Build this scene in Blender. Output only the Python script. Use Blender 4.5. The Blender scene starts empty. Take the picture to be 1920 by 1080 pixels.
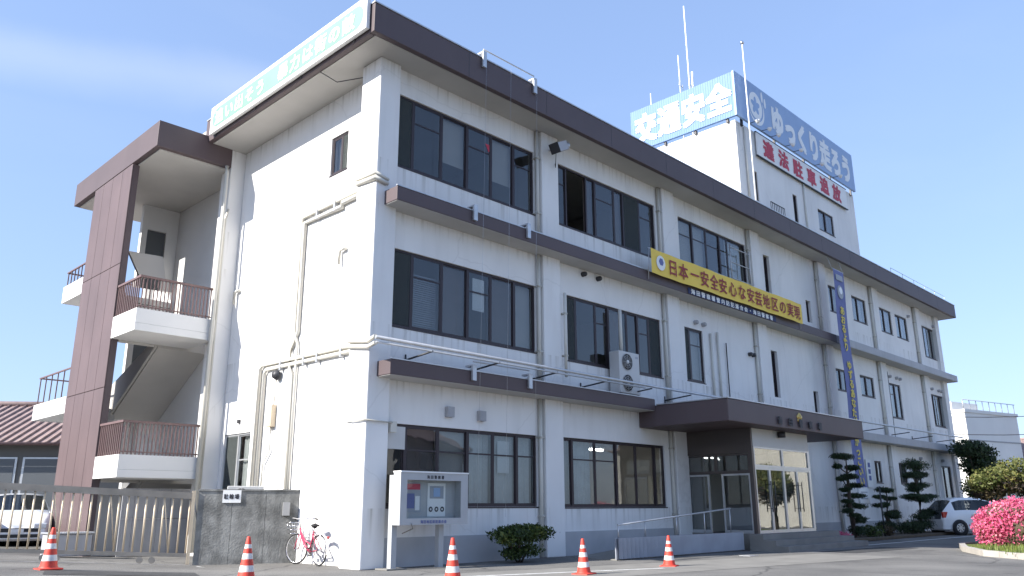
import bpy, bmesh, math, random
import numpy as np
from mathutils import Vector, Matrix
SC = bpy.context.scene
COL = SC.collection
rnd = random.Random(7)
NR = np.random.default_rng(11)

# ------------------------------------------------------------------ camera
CAM_POS = Vector((-10.036, -14.167, 1.2))
YAW, PITCH, ROLL = 0.7949, 0.2662, -0.0042
cd = bpy.data.cameras.new('camera'); cam = bpy.data.objects.new('camera', cd); COL.objects.link(cam)
cd.sensor_width = 36.0; cd.lens = 36.0 * 1512.23 / 1920.0; cd.clip_start = 0.1; cd.clip_end = 3000
_f = Vector((math.sin(YAW) * math.cos(PITCH), math.cos(YAW) * math.cos(PITCH), math.sin(PITCH)))
_r = Vector((math.cos(YAW), -math.sin(YAW), 0)); _u = _r.cross(_f)
_r2 = _r * math.cos(ROLL) + _u * math.sin(ROLL); _u2 = _u * math.cos(ROLL) - _r * math.sin(ROLL)
cam.matrix_world = Matrix(((_r2.x, _u2.x, -_f.x, CAM_POS.x), (_r2.y, _u2.y, -_f.y, CAM_POS.y), (_r2.z, _u2.z, -_f.z, CAM_POS.z), (0, 0, 0, 1)))
SC.camera = cam

# ------------------------------------------------------------------ light
SUN_DIR = Vector((1.0, -0.30, -0.655)).normalized()       # the way the light travels
EL = math.asin(-SUN_DIR.z); AZ = math.atan2(-SUN_DIR.x, -SUN_DIR.y)
sd = bpy.data.lights.new('sun', 'SUN'); sd.energy = 4.6; sd.angle = math.radians(0.53); sd.color = (1.0, 0.95, 0.87)
sun = bpy.data.objects.new('sun', sd); COL.objects.link(sun)
sun.rotation_euler = SUN_DIR.to_track_quat('-Z', 'Y').to_euler(); sun.location = (-30, 10, 30)

W = bpy.data.worlds.new('World'); SC.world = W; W.use_nodes = True
wn = W.node_tree; wn.nodes.clear()
out = wn.nodes.new('ShaderNodeOutputWorld'); bg = wn.nodes.new('ShaderNodeBackground')
sky = wn.nodes.new('ShaderNodeTexSky'); sky.sky_type = 'NISHITA'; sky.sun_disc = False
sky.sun_elevation = EL; sky.sun_rotation = AZ % (2 * math.pi)
sky.altitude = 20; sky.air_density = 1.0; sky.dust_density = 0.9; sky.ozone_density = 2.0
# soften the sky's bright rim the way the hazy photograph shows it
gmn = wn.nodes.new('ShaderNodeGamma'); gmn.inputs[1].default_value = 0.45
sc_ = wn.nodes.new('ShaderNodeMix'); sc_.data_type = 'RGBA'; sc_.blend_type = 'MULTIPLY'; sc_.inputs[0].default_value = 1.0; sc_.inputs[7].default_value = (1.13, 1.36, 1.84, 1)
wn.links.new(sky.outputs[0], gmn.inputs[0]); wn.links.new(gmn.outputs[0], sc_.inputs[6])
# thin cirrus: faint streaked noise everywhere and one long streak across the sky
tc = wn.nodes.new('ShaderNodeTexCoord')
mp = wn.nodes.new('ShaderNodeMapping'); mp.inputs['Scale'].default_value = (1.2, 2.2, 5.5); mp.inputs['Rotation'].default_value = (0.35, 0.3, 0.5)
nz = wn.nodes.new('ShaderNodeTexNoise'); nz.inputs['Scale'].default_value = 1.5; nz.inputs['Detail'].default_value = 7; nz.inputs['Roughness'].default_value = 0.52; nz.inputs['Distortion'].default_value = 0.5
mr = wn.nodes.new('ShaderNodeMapRange'); mr.inputs[1].default_value = 0.5; mr.inputs[2].default_value = 0.85; mr.inputs[3].default_value = 0.0; mr.inputs[4].default_value = 0.06
wn.links.new(tc.outputs['Generated'], mp.inputs[0]); wn.links.new(mp.outputs[0], nz.inputs['Vector']); wn.links.new(nz.outputs[0], mr.inputs[0])
nrm = wn.nodes.new('ShaderNodeVectorMath'); nrm.operation = 'NORMALIZE'; wn.links.new(tc.outputs['Generated'], nrm.inputs[0])
n3 = wn.nodes.new('ShaderNodeTexNoise'); n3.inputs['Scale'].default_value = 4.0; n3.inputs['Detail'].default_value = 5; wn.links.new(nrm.outputs[0], n3.inputs['Vector'])
dt = wn.nodes.new('ShaderNodeVectorMath'); dt.operation = 'DOT_PRODUCT'; dt.inputs[1].default_value = (0.174, 0.424, -0.889); wn.links.new(nrm.outputs[0], dt.inputs[0])
wv = wn.nodes.new('ShaderNodeMath'); wv.operation = 'MULTIPLY_ADD'; wv.inputs[1].default_value = 0.07; wv.inputs[2].default_value = -0.035; wn.links.new(n3.outputs[0], wv.inputs[0])
ad = wn.nodes.new('ShaderNodeMath'); ad.operation = 'ADD'; wn.links.new(dt.outputs['Value'], ad.inputs[0]); wn.links.new(wv.outputs[0], ad.inputs[1])
ab = wn.nodes.new('ShaderNodeMath'); ab.operation = 'ABSOLUTE'; wn.links.new(ad.outputs[0], ab.inputs[0])
sr = wn.nodes.new('ShaderNodeMapRange'); sr.interpolation_type = 'SMOOTHSTEP'; sr.inputs[1].default_value = 0.0; sr.inputs[2].default_value = 0.042; sr.inputs[3].default_value = 0.42; sr.inputs[4].default_value = 0.0; wn.links.new(ab.outputs[0], sr.inputs[0])
d2 = wn.nodes.new('ShaderNodeVectorMath'); d2.operation = 'DOT_PRODUCT'; d2.inputs[1].default_value = (0.24, 0.86, 0.45); wn.links.new(nrm.outputs[0], d2.inputs[0])
m2 = wn.nodes.new('ShaderNodeMapRange'); m2.interpolation_type = 'SMOOTHSTEP'; m2.inputs[1].default_value = 0.78; m2.inputs[2].default_value = 0.97; wn.links.new(d2.outputs['Value'], m2.inputs[0])
n5 = wn.nodes.new('ShaderNodeMath'); n5.operation = 'MULTIPLY'; wn.links.new(sr.outputs[0], n5.inputs[0]); wn.links.new(m2.outputs[0], n5.inputs[1])
n4 = wn.nodes.new('ShaderNodeMath'); n4.operation = 'MULTIPLY'; wn.links.new(n5.outputs[0], n4.inputs[0]); wn.links.new(nz.outputs[0], n4.inputs[1])
mxm = wn.nodes.new('ShaderNodeMath'); mxm.operation = 'MAXIMUM'; wn.links.new(mr.outputs[0], mxm.inputs[0]); wn.links.new(n4.outputs[0], mxm.inputs[1])
mx = wn.nodes.new('ShaderNodeMix'); mx.data_type = 'RGBA'; mx.inputs[7].default_value = (3.2, 3.45, 3.8, 1)
wn.links.new(mxm.outputs[0], mx.inputs[0]); wn.links.new(sc_.outputs[2], mx.inputs[6]); wn.links.new(mx.outputs[2], bg.inputs[0])
bg.inputs[1].default_value = 0.15
wn.links.new(bg.outputs[0], out.inputs[0])

SC.view_settings.view_transform = 'Standard'; SC.view_settings.look = 'None'
SC.view_settings.exposure = 1.12; SC.view_settings.gamma = 1.0; SC.view_settings.use_curve_mapping = False
SC.cycles.max_bounces = 8; SC.cycles.transparent_max_bounces = 16; SC.cycles.caustics_reflective = False; SC.cycles.caustics_refractive = False

# ------------------------------------------------------------------ materials
M = {}
def pr(name, col, rough=0.7, metal=0.0, var=0.0, vscale=3.0, bump=0.0, bscale=40.0, spec=0.5, streak=0.0, sstretch=8.0, dirtcol=None, coat=0.0, emit=None, estr=0.0, objvar=0.0, trans=0.0):
    m = bpy.data.materials.new(name); m.use_nodes = True
    nt = m.node_tree; b = nt.nodes['Principled BSDF']
    b.inputs['Roughness'].default_value = rough; b.inputs['Metallic'].default_value = metal
    b.inputs['Specular IOR Level'].default_value = spec; b.inputs['Coat Weight'].default_value = coat
    c4 = (*col, 1); b.inputs['Base Color'].default_value = c4
    tcn = nt.nodes.new('ShaderNodeTexCoord'); gp = nt.nodes.new('ShaderNodeNewGeometry')
    last = None
    def mixin(last, fac, colr):
        x = nt.nodes.new('ShaderNodeMix'); x.data_type = 'RGBA'
        if last is None: x.inputs[6].default_value = c4
        else: nt.links.new(last, x.inputs[6])
        x.inputs[7].default_value = (*colr, 1); nt.links.new(fac, x.inputs[0]); return x.outputs[2]
    def noise(scale, vec, detail=5.0):
        n = nt.nodes.new('ShaderNodeTexNoise'); n.inputs['Scale'].default_value = scale; n.inputs['Detail'].default_value = detail
        nt.links.new(vec, n.inputs['Vector']); return n.outputs[0]
    def rng(v, a, b_, c, d):
        r = nt.nodes.new('ShaderNodeMapRange'); r.inputs[1].default_value = a; r.inputs[2].default_value = b_; r.inputs[3].default_value = c; r.inputs[4].default_value = d
        nt.links.new(v, r.inputs[0]); return r.outputs[0]
    if var > 0:
        f = rng(noise(vscale, gp.outputs['Position']), 0.35, 0.7, 0.0, 1.0)
        last = mixin(last, f, tuple(max(0, x * (1 - var)) for x in col))
    if streak > 0:
        mpn = nt.nodes.new('ShaderNodeMapping'); mpn.inputs['Scale'].default_value = (sstretch, sstretch, 0.35)
        nt.links.new(gp.outputs['Position'], mpn.inputs[0])
        f = rng(noise(1.0, mpn.outputs[0], 6.0), 0.5, 0.78, 0.0, streak)
        last = mixin(last, f, dirtcol or tuple(x * 0.45 for x in col))
    if objvar > 0:
        oi = nt.nodes.new('ShaderNodeObjectInfo')
        f = rng(oi.outputs['Random'], 0, 1, 0, objvar)
        last = mixin(last, f, tuple(x * 0.5 for x in col))
    if last is not None: nt.links.new(last, b.inputs['Base Color'])
    if bump > 0:
        bn = nt.nodes.new('ShaderNodeBump'); bn.inputs['Strength'].default_value = bump; bn.inputs['Distance'].default_value = 0.02
        nt.links.new(noise(bscale, gp.outputs['Position'], 6.0), bn.inputs['Height']); nt.links.new(bn.outputs[0], b.inputs['Normal'])
    if emit: b.inputs['Emission Color'].default_value = (*emit, 1); b.inputs['Emission Strength'].default_value = estr
    if trans: b.inputs['Transmission Weight'].default_value = trans
    M[name] = m; return m
def glass(name, tint, ior=1.9, rough=0.0):
    m = bpy.data.materials.new(name); m.use_nodes = True; nt = m.node_tree; nt.nodes.clear()
    o = nt.nodes.new('ShaderNodeOutputMaterial'); t = nt.nodes.new('ShaderNodeBsdfTransparent'); t.inputs[0].default_value = (*tint, 1)
    g = nt.nodes.new('ShaderNodeBsdfGlossy'); g.inputs['Roughness'].default_value = rough; g.inputs[0].default_value = (0.95, 0.97, 1, 1)
    # float-glass waviness, so that reflections are not mirror perfect
    bn = nt.nodes.new('ShaderNodeBump'); bn.inputs['Strength'].default_value = 0.05; bn.inputs['Distance'].default_value = 0.05
    n = nt.nodes.new('ShaderNodeTexNoise'); n.inputs['Scale'].default_value = 1.7; gp = nt.nodes.new('ShaderNodeNewGeometry')
    nt.links.new(gp.outputs['Position'], n.inputs['Vector']); nt.links.new(n.outputs[0], bn.inputs['Height']); nt.links.new(bn.outputs[0], g.inputs['Normal'])
    # Schlick reflectance, the same from both sides of the sheet
    f0 = ((ior - 1) / (ior + 1)) ** 2
    dp = nt.nodes.new('ShaderNodeVectorMath'); dp.operation = 'DOT_PRODUCT'; nt.links.new(gp.outputs['Incoming'], dp.inputs[0]); nt.links.new(gp.outputs['Normal'], dp.inputs[1])
    ab = nt.nodes.new('ShaderNodeMath'); ab.operation = 'ABSOLUTE'; nt.links.new(dp.outputs['Value'], ab.inputs[0])
    om = nt.nodes.new('ShaderNodeMath'); om.operation = 'SUBTRACT'; om.inputs[0].default_value = 1.0; om.use_clamp = True; nt.links.new(ab.outputs[0], om.inputs[1])
    pw = nt.nodes.new('ShaderNodeMath'); pw.operation = 'POWER'; pw.inputs[1].default_value = 5.0; nt.links.new(om.outputs[0], pw.inputs[0])
    fr = nt.nodes.new('ShaderNodeMath'); fr.operation = 'MULTIPLY_ADD'; fr.inputs[1].default_value = 1 - f0; fr.inputs[2].default_value = f0; nt.links.new(pw.outputs[0], fr.inputs[0])
    x = nt.nodes.new('ShaderNodeMixShader'); nt.links.new(fr.outputs[0], x.inputs[0]); nt.links.new(t.outputs[0], x.inputs[1]); nt.links.new(g.outputs[0], x.inputs[2]); nt.links.new(x.outputs[0], o.inputs[0])
    M[name] = m; return m
def leafmat(name, c1, c2, scale=1.2, c3=None):
    m = bpy.data.materials.new(name); m.use_nodes = True; nt = m.node_tree; b = nt.nodes['Principled BSDF']
    b.inputs['Roughness'].default_value = 0.55; b.inputs['Specular IOR Level'].default_value = 0.35
    gp = nt.nodes.new('ShaderNodeNewGeometry'); n = nt.nodes.new('ShaderNodeTexNoise'); n.inputs['Scale'].default_value = scale; n.inputs['Detail'].default_value = 3
    nt.links.new(gp.outputs['Position'], n.inputs['Vector'])
    at_ = nt.nodes.new('ShaderNodeMath'); at_.operation = 'ADD'
    nt.links.new(n.outputs[0], at_.inputs[0])
    m2 = nt.nodes.new('ShaderNodeMath'); m2.operation = 'MULTIPLY_ADD'; m2.inputs[1].default_value = 0.5; m2.inputs[2].default_value = -0.25
    nt.links.new(gp.outputs['Random Per Island'], m2.inputs[0]); nt.links.new(m2.outputs[0], at_.inputs[1])
    cr = nt.nodes.new('ShaderNodeValToRGB'); cr.color_ramp.elements[0].position = 0.3; cr.color_ramp.elements[0].color = (*c1, 1)
    cr.color_ramp.elements[1].position = 0.7; cr.color_ramp.elements[1].color = (*c2, 1)
    if c3: e = cr.color_ramp.elements.new(0.8); e.color = (*c3, 1)
    nt.links.new(at_.outputs[0], cr.inputs[0]); nt.links.new(cr.outputs[0], b.inputs['Base Color'])
    tl = nt.nodes.new('ShaderNodeBsdfTranslucent'); nt.links.new(cr.outputs[0], tl.inputs[0])
    mxs = nt.nodes.new('ShaderNodeMixShader'); mxs.inputs[0].default_value = 0.25
    o = nt.nodes['Material Output']; nt.links.new(b.outputs[0], mxs.inputs[1]); nt.links.new(tl.outputs[0], mxs.inputs[2]); nt.links.new(mxs.outputs[0], o.inputs[0])
    M[name] = m; return m

pr('wall_white', (0.80, 0.79, 0.775), 0.85, var=0.09, vscale=0.6, bump=0.15, bscale=60, streak=0.30, dirtcol=(0.56, 0.545, 0.52), sstretch=2.4, spec=0.25)
pr('wall_plain', (0.74, 0.735, 0.72), 0.85, var=0.08, vscale=0.7, bump=0.1, bscale=50, spec=0.25)
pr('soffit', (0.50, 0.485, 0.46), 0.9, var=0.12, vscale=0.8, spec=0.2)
pr('plinth', (0.46, 0.465, 0.48), 0.8, var=0.15, vscale=1.5, bump=0.15, bscale=50)
pr('brown', (0.105, 0.078, 0.082), 0.55, var=0.12, vscale=0.8, streak=0.18, sstretch=4, dirtcol=(0.12, 0.1, 0.1), spec=0.35)
pr('brown_panel', (0.140, 0.098, 0.098), 0.5, var=0.18, vscale=0.6, objvar=0.15, streak=0.25, sstretch=5, spec=0.35)
pr('grey_band', (0.42, 0.42, 0.44), 0.7, var=0.12, vscale=0.8, streak=0.25, sstretch=4)
pr('frame', (0.045, 0.035, 0.04), 0.45, 0.3, spec=0.4)
pr('frame_silver', (0.55, 0.56, 0.57), 0.35, 0.6, var=0.1, vscale=5)
pr('frame_bronze', (0.10, 0.085, 0.08), 0.4, 0.4)
glass('glass', (0.78, 0.80, 0.80), 1.6)
glass('glass_door', (0.62, 0.63, 0.60), 2.4)
glass('glass_case', (0.92, 0.94, 0.94), 1.35)
glass('glass_car', (0.35, 0.37, 0.38), 1.6)
pr('screen', (0.075, 0.085, 0.085), 0.95, spec=0.05)
_nt = M['screen'].node_tree; _t = _nt.nodes.new('ShaderNodeBsdfTransparent'); _m = _nt.nodes.new('ShaderNodeMixShader'); _m.inputs[0].default_value = 0.62
_nt.links.new(_t.outputs[0], _m.inputs[1]); _nt.links.new(_nt.nodes['Principled BSDF'].outputs[0], _m.inputs[2]); _nt.links.new(_m.outputs[0], _nt.nodes['Material Output'].inputs[0])   # open insect mesh
pr('blind_beige', (0.50, 0.47, 0.44), 0.9, var=0.06, vscale=3)
pr('blind_grey', (0.36, 0.38, 0.42), 0.7, var=0.06)
pr('curtain', (0.66, 0.66, 0.64), 0.95, var=0.12, vscale=4)
pr('curtain_brown', (0.16, 0.12, 0.11), 0.95, var=0.12, vscale=4)
pr('interior', (0.42, 0.40, 0.37), 0.9)
pr('pipe', (0.62, 0.60, 0.54), 0.55, var=0.08, vscale=2, streak=0.12, sstretch=6)
pr('pipe_dirty', (0.50, 0.48, 0.42), 0.6, var=0.2, vscale=2, streak=0.3, sstretch=6)
pr('galv', (0.55, 0.56, 0.58), 0.4, 0.55, var=0.15, vscale=5)
pr('dark_metal', (0.05, 0.05, 0.055), 0.5, 0.4)
pr('rail_brown', (0.17, 0.105, 0.10), 0.5, 0.1, var=0.15, vscale=3)
pr('sign_white', (0.80, 0.80, 0.79), 0.6, var=0.05, vscale=1.5)
pr('sign_green', (0.18, 0.38, 0.27), 0.6, var=0.15, vscale=1.0)
pr('sign_blue', (0.31, 0.44, 0.67), 0.6, var=0.08, vscale=0.8, streak=0.15, sstretch=3, dirtcol=(0.36, 0.48, 0.68))
pr('sign_blue_sunlit', (0.145, 0.25, 0.46), 0.6, var=0.1, vscale=0.8, streak=0.15, sstretch=3, dirtcol=(0.2, 0.3, 0.45))  # sign blue deepened for the sunlit panel, sun wash-out offset in the colour
pr('letter_white', (0.82, 0.84, 0.86), 0.65)
pr('letter_red', (0.55, 0.05, 0.09), 0.6, var=0.25, vscale=4)
pr('banner_yellow', (0.84, 0.60, 0.11), 0.8, var=0.06, vscale=1.2)
pr('letter_maroon', (0.30, 0.05, 0.06), 0.8)
pr('banner_navy', (0.035, 0.05, 0.13), 0.8)
pr('banner_blue', (0.15, 0.17, 0.36), 0.8, var=0.1, vscale=1.5)
pr('letter_yellow', (0.72, 0.58, 0.12), 0.8)
pr('gold', (0.55, 0.40, 0.14), 0.35, 0.7)
pr('letter_dark', (0.03, 0.03, 0.04), 0.6)
pr('ac_white', (0.54, 0.54, 0.53), 0.5, var=0.06, vscale=2)
pr('board_grey', (0.42, 0.43, 0.44), 0.5, var=0.08, vscale=3)
pr('concrete_old', (0.30, 0.30, 0.285), 0.92, var=0.62, vscale=2.6, bump=0.5, bscale=25, streak=0.95, sstretch=3.2, dirtcol=(0.085, 0.085, 0.08), spec=0.2)
pr('concrete', (0.24, 0.232, 0.215), 0.9, var=0.2, vscale=1.5, bump=0.3, bscale=30, spec=0.2)
pr('kerb', (0.45, 0.42, 0.38), 0.9, var=0.25, vscale=2.5, bump=0.3, bscale=30, spec=0.2)
pr('paint_white', (0.72, 0.72, 0.70), 0.8, var=0.3, vscale=6)
pr('gate_metal', (0.66, 0.55, 0.40), 0.5, 0.2, var=0.18, vscale=3, streak=0.25, sstretch=9, dirtcol=(0.25, 0.15, 0.08))
pr('gate_rail', (0.30, 0.275, 0.24), 0.6, 0.2, var=0.3, vscale=3)
pr('ramp_tin', (0.33, 0.35, 0.40), 0.5, 0.2, var=0.15, vscale=2)
pr('cone_red', (0.70, 0.06, 0.035), 0.6, var=0.3, vscale=14, streak=0.35, sstretch=22, dirtcol=(0.30, 0.10, 0.07))
pr('cone_white', (0.74, 0.72, 0.69), 0.6, var=0.25, vscale=16, streak=0.4, sstretch=22, dirtcol=(0.40, 0.36, 0.31))
pr('tyre', (0.018, 0.018, 0.02), 0.85)
pr('rim', (0.6, 0.61, 0.63), 0.3, 0.8)
pr('car_white', (0.82, 0.83, 0.84), 0.25, coat=0.6)
pr('car_black', (0.02, 0.02, 0.022), 0.5)
pr('lamp_red', (0.45, 0.02, 0.02), 0.2, coat=0.5)
pr('lamp_clear', (0.75, 0.78, 0.8), 0.12, 0.3, coat=0.5)
pr('bike_pink', (0.42, 0.045, 0.10), 0.35, coat=0.4)
pr('chrome', (0.7, 0.7, 0.72), 0.18, 1.0)
pr('bark', (0.085, 0.065, 0.05), 0.95, var=0.4, vscale=9, bump=0.7, bscale=30)
pr('tile_roof', (0.34, 0.25, 0.23), 0.7, var=0.3, vscale=3)
pr('far_wall', (0.74, 0.73, 0.70), 0.9, var=0.08, vscale=0.4)
pr('far_grey', (0.36, 0.36, 0.36), 0.9, var=0.1, vscale=0.5)
pr('house_shaded', (0.17, 0.17, 0.165), 0.9, var=0.15, vscale=0.6)  # far grey wall darkened, the facade's shade put into its colour
pr('far_dark', (0.10, 0.11, 0.12), 0.4)
pr('cream', (0.80, 0.76, 0.66), 0.9, var=0.1, vscale=0.4)
pr('soil', (0.10, 0.075, 0.05), 1.0, var=0.4, vscale=5, bump=0.8, bscale=20)
pr('blue_box', (0.10, 0.22, 0.42), 0.5)
pr('tube_light', (0.9, 0.9, 0.9), 0.5, emit=(1.0, 0.98, 0.95), estr=9.0)
leafmat('leaf_pine', (0.016, 0.030, 0.014), (0.048, 0.080, 0.030), 2.0)
leafmat('leaf_bush', (0.022, 0.040, 0.012), (0.085, 0.125, 0.030), 1.6, (0.16, 0.17, 0.04))
leafmat('leaf_lime', (0.065, 0.085, 0.022), (0.17, 0.18, 0.055), 1.3, (0.24, 0.21, 0.07))
leafmat('leaf_purple', (0.05, 0.035, 0.03), (0.13, 0.10, 0.05), 1.2)
leafmat('leaf_azalea', (0.05, 0.075, 0.02), (0.13, 0.16, 0.04), 2.0)
leafmat('blossom', (0.60, 0.09, 0.21), (0.80, 0.20, 0.33), 1.8, (0.84, 0.38, 0.42))
leafmat('grass', (0.09, 0.13, 0.025), (0.20, 0.24, 0.06), 1.5)

def wall_stains(m, levels):
    nt = m.node_tree; b = nt.nodes['Principled BSDF']; src = b.inputs['Base Color'].links[0].from_socket
    gp = nt.nodes.new('ShaderNodeNewGeometry'); sp = nt.nodes.new('ShaderNodeSeparateXYZ'); nt.links.new(gp.outputs['Position'], sp.inputs[0])
    def mth(op, a, b_=None, clamp=False):
        n = nt.nodes.new('ShaderNodeMath'); n.operation = op; n.use_clamp = clamp
        for i, q in enumerate((a, b_)):
            if q is None: continue
            if isinstance(q, (int, float)): n.inputs[i].default_value = q
            else: nt.links.new(q, n.inputs[i])
        return n.outputs[0]
    tot = None
    for z0, h in levels:
        up = mth('DIVIDE', mth('SUBTRACT', sp.outputs['Z'], z0 - h), h, True)
        f = mth('MULTIPLY', up, mth('LESS_THAN', sp.outputs['Z'], z0)); tot = f if tot is None else mth('MAXIMUM', tot, f)
    mpn = nt.nodes.new('ShaderNodeMapping'); mpn.inputs['Scale'].default_value = (7.0, 7.0, 0.25); nt.links.new(gp.outputs['Position'], mpn.inputs[0])
    nz_ = nt.nodes.new('ShaderNodeTexNoise'); nz_.inputs['Scale'].default_value = 1.0; nz_.inputs['Detail'].default_value = 4; nt.links.new(mpn.outputs[0], nz_.inputs['Vector'])
    rg_ = nt.nodes.new('ShaderNodeMapRange'); rg_.inputs[1].default_value = 0.52; rg_.inputs[2].default_value = 0.72; rg_.inputs[4].default_value = 0.75; nt.links.new(nz_.outputs[0], rg_.inputs[0])
    x = nt.nodes.new('ShaderNodeMix'); x.data_type = 'RGBA'; x.inputs[7].default_value = (0.42, 0.40, 0.36, 1)
    nt.links.new(mth('MULTIPLY', tot, rg_.outputs[0]), x.inputs[0]); nt.links.new(src, x.inputs[6])
    # hairline cracks in the render coat
    v = nt.nodes.new('ShaderNodeTexVoronoi'); v.feature = 'DISTANCE_TO_EDGE'; v.inputs['Scale'].default_value = 0.22
    dm = nt.nodes.new('ShaderNodeMixRGB'); dm.inputs[0].default_value = 0.3; nt.links.new(gp.outputs['Position'], dm.inputs[1]); n2 = nt.nodes.new('ShaderNodeTexNoise'); n2.inputs['Scale'].default_value = 1.2; n2.inputs['Detail'].default_value = 6; nt.links.new(gp.outputs['Position'], n2.inputs['Vector']); nt.links.new(n2.outputs['Color'], dm.inputs[2]); nt.links.new(dm.outputs[0], v.inputs['Vector'])
    rc = nt.nodes.new('ShaderNodeMapRange'); rc.inputs[1].default_value = 0.0; rc.inputs[2].default_value = 0.0035; rc.inputs[3].default_value = 0.16; rc.inputs[4].default_value = 0.0; nt.links.new(v.outputs['Distance'], rc.inputs[0])
    y = nt.nodes.new('ShaderNodeMix'); y.data_type = 'RGBA'; y.inputs[7].default_value = (0.35, 0.34, 0.32, 1); nt.links.new(rc.outputs[0], y.inputs[0]); nt.links.new(x.outputs[2], y.inputs[6])
    nt.links.new(y.outputs[2], b.inputs['Base Color'])
wall_stains(M['wall_white'], ((9.03, .8), (5.14, .8), (1.2, .7), (3.95, .35), (7.9, .35), (16.3, 1.2), (11.6, .5)))

def asphalt():
    m = bpy.data.materials.new('asphalt'); m.use_nodes = True; nt = m.node_tree; b = nt.nodes['Principled BSDF']
    b.inputs['Roughness'].default_value = 0.9; b.inputs['Specular IOR Level'].default_value = 0.25
    gp = nt.nodes.new('ShaderNodeNewGeometry')
    def N(s, d=6.0):
        n = nt.nodes.new('ShaderNodeTexNoise'); n.inputs['Scale'].default_value = s; n.inputs['Detail'].default_value = d; nt.links.new(gp.outputs['Position'], n.inputs['Vector']); return n.outputs[0]
    cr = nt.nodes.new('ShaderNodeValToRGB'); cr.color_ramp.elements[0].position = 0.32; cr.color_ramp.elements[0].color = (0.125, 0.123, 0.12, 1); cr.color_ramp.elements[1].position = 0.72; cr.color_ramp.elements[1].color = (0.215, 0.21, 0.20, 1)
    nt.links.new(N(0.45), cr.inputs[0])
    cr2 = nt.nodes.new('ShaderNodeValToRGB'); cr2.color_ramp.elements[0].position = 0.35; cr2.color_ramp.elements[0].color = (0.6, 0.6, 0.6, 1); cr2.color_ramp.elements[1].position = 0.68; cr2.color_ramp.elements[1].color = (1.35, 1.33, 1.3, 1)
    nt.links.new(N(55.0, 3.0), cr2.inputs[0])
    mu = nt.nodes.new('ShaderNodeMix'); mu.data_type = 'RGBA'; mu.blend_type = 'MULTIPLY'; mu.inputs[0].default_value = 1.0
    nt.links.new(cr.outputs[0], mu.inputs[6]); nt.links.new(cr2.outputs[0], mu.inputs[7])
    # hairline cracks and tar joints
    v = nt.nodes.new('ShaderNodeTexVoronoi'); v.feature = 'DISTANCE_TO_EDGE'; v.inputs['Scale'].default_value = 0.32
    dm = nt.nodes.new('ShaderNodeMixRGB'); dm.inputs[0].default_value = 0.25; nt.links.new(gp.outputs['Position'], dm.inputs[1]); n2 = nt.nodes.new('ShaderNodeTexNoise'); n2.inputs['Scale'].default_value = 1.5; nt.links.new(gp.outputs['Position'], n2.inputs['Vector']); nt.links.new(n2.outputs['Color'], dm.inputs[2])
    nt.links.new(dm.outputs[0], v.inputs['Vector'])
    rg = nt.nodes.new('ShaderNodeMapRange'); rg.inputs[1].default_value = 0.0; rg.inputs[2].default_value = 0.012; rg.inputs[3].default_value = 0.7; rg.inputs[4].default_value = 0.0; nt.links.new(v.outputs['Distance'], rg.inputs[0])
    mk = nt.nodes.new('ShaderNodeMix'); mk.data_type = 'RGBA'; mk.inputs[7].default_value = (0.05, 0.05, 0.05, 1); nt.links.new(rg.outputs[0], mk.inputs[0]); nt.links.new(mu.outputs[2], mk.inputs[6])
    ro = nt.nodes.new('ShaderNodeMapRange'); ro.inputs[1].default_value = 0.62; ro.inputs[2].default_value = 0.72; ro.inputs[4].default_value = 0.5; nt.links.new(N(1.3, 3.0), ro.inputs[0])
    mo = nt.nodes.new('ShaderNodeMix'); mo.data_type = 'RGBA'; mo.inputs[7].default_value = (0.055, 0.053, 0.05, 1); nt.links.new(ro.outputs[0], mo.inputs[0]); nt.links.new(mk.outputs[2], mo.inputs[6])
    nt.links.new(mo.outputs[2], b.inputs['Base Color'])
    bn = nt.nodes.new('ShaderNodeBump'); bn.inputs['Strength'].default_value = 0.5; bn.inputs['Distance'].default_value = 0.01; nt.links.new(N(80.0, 3.0), bn.inputs['Height']); nt.links.new(bn.outputs[0], b.inputs['Normal'])
    M['asphalt'] = m
asphalt()
pr('asphalt_dark', (0.075, 0.075, 0.076), 0.9, var=0.3, vscale=9, bump=0.5, bscale=80, spec=0.25)

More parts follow.
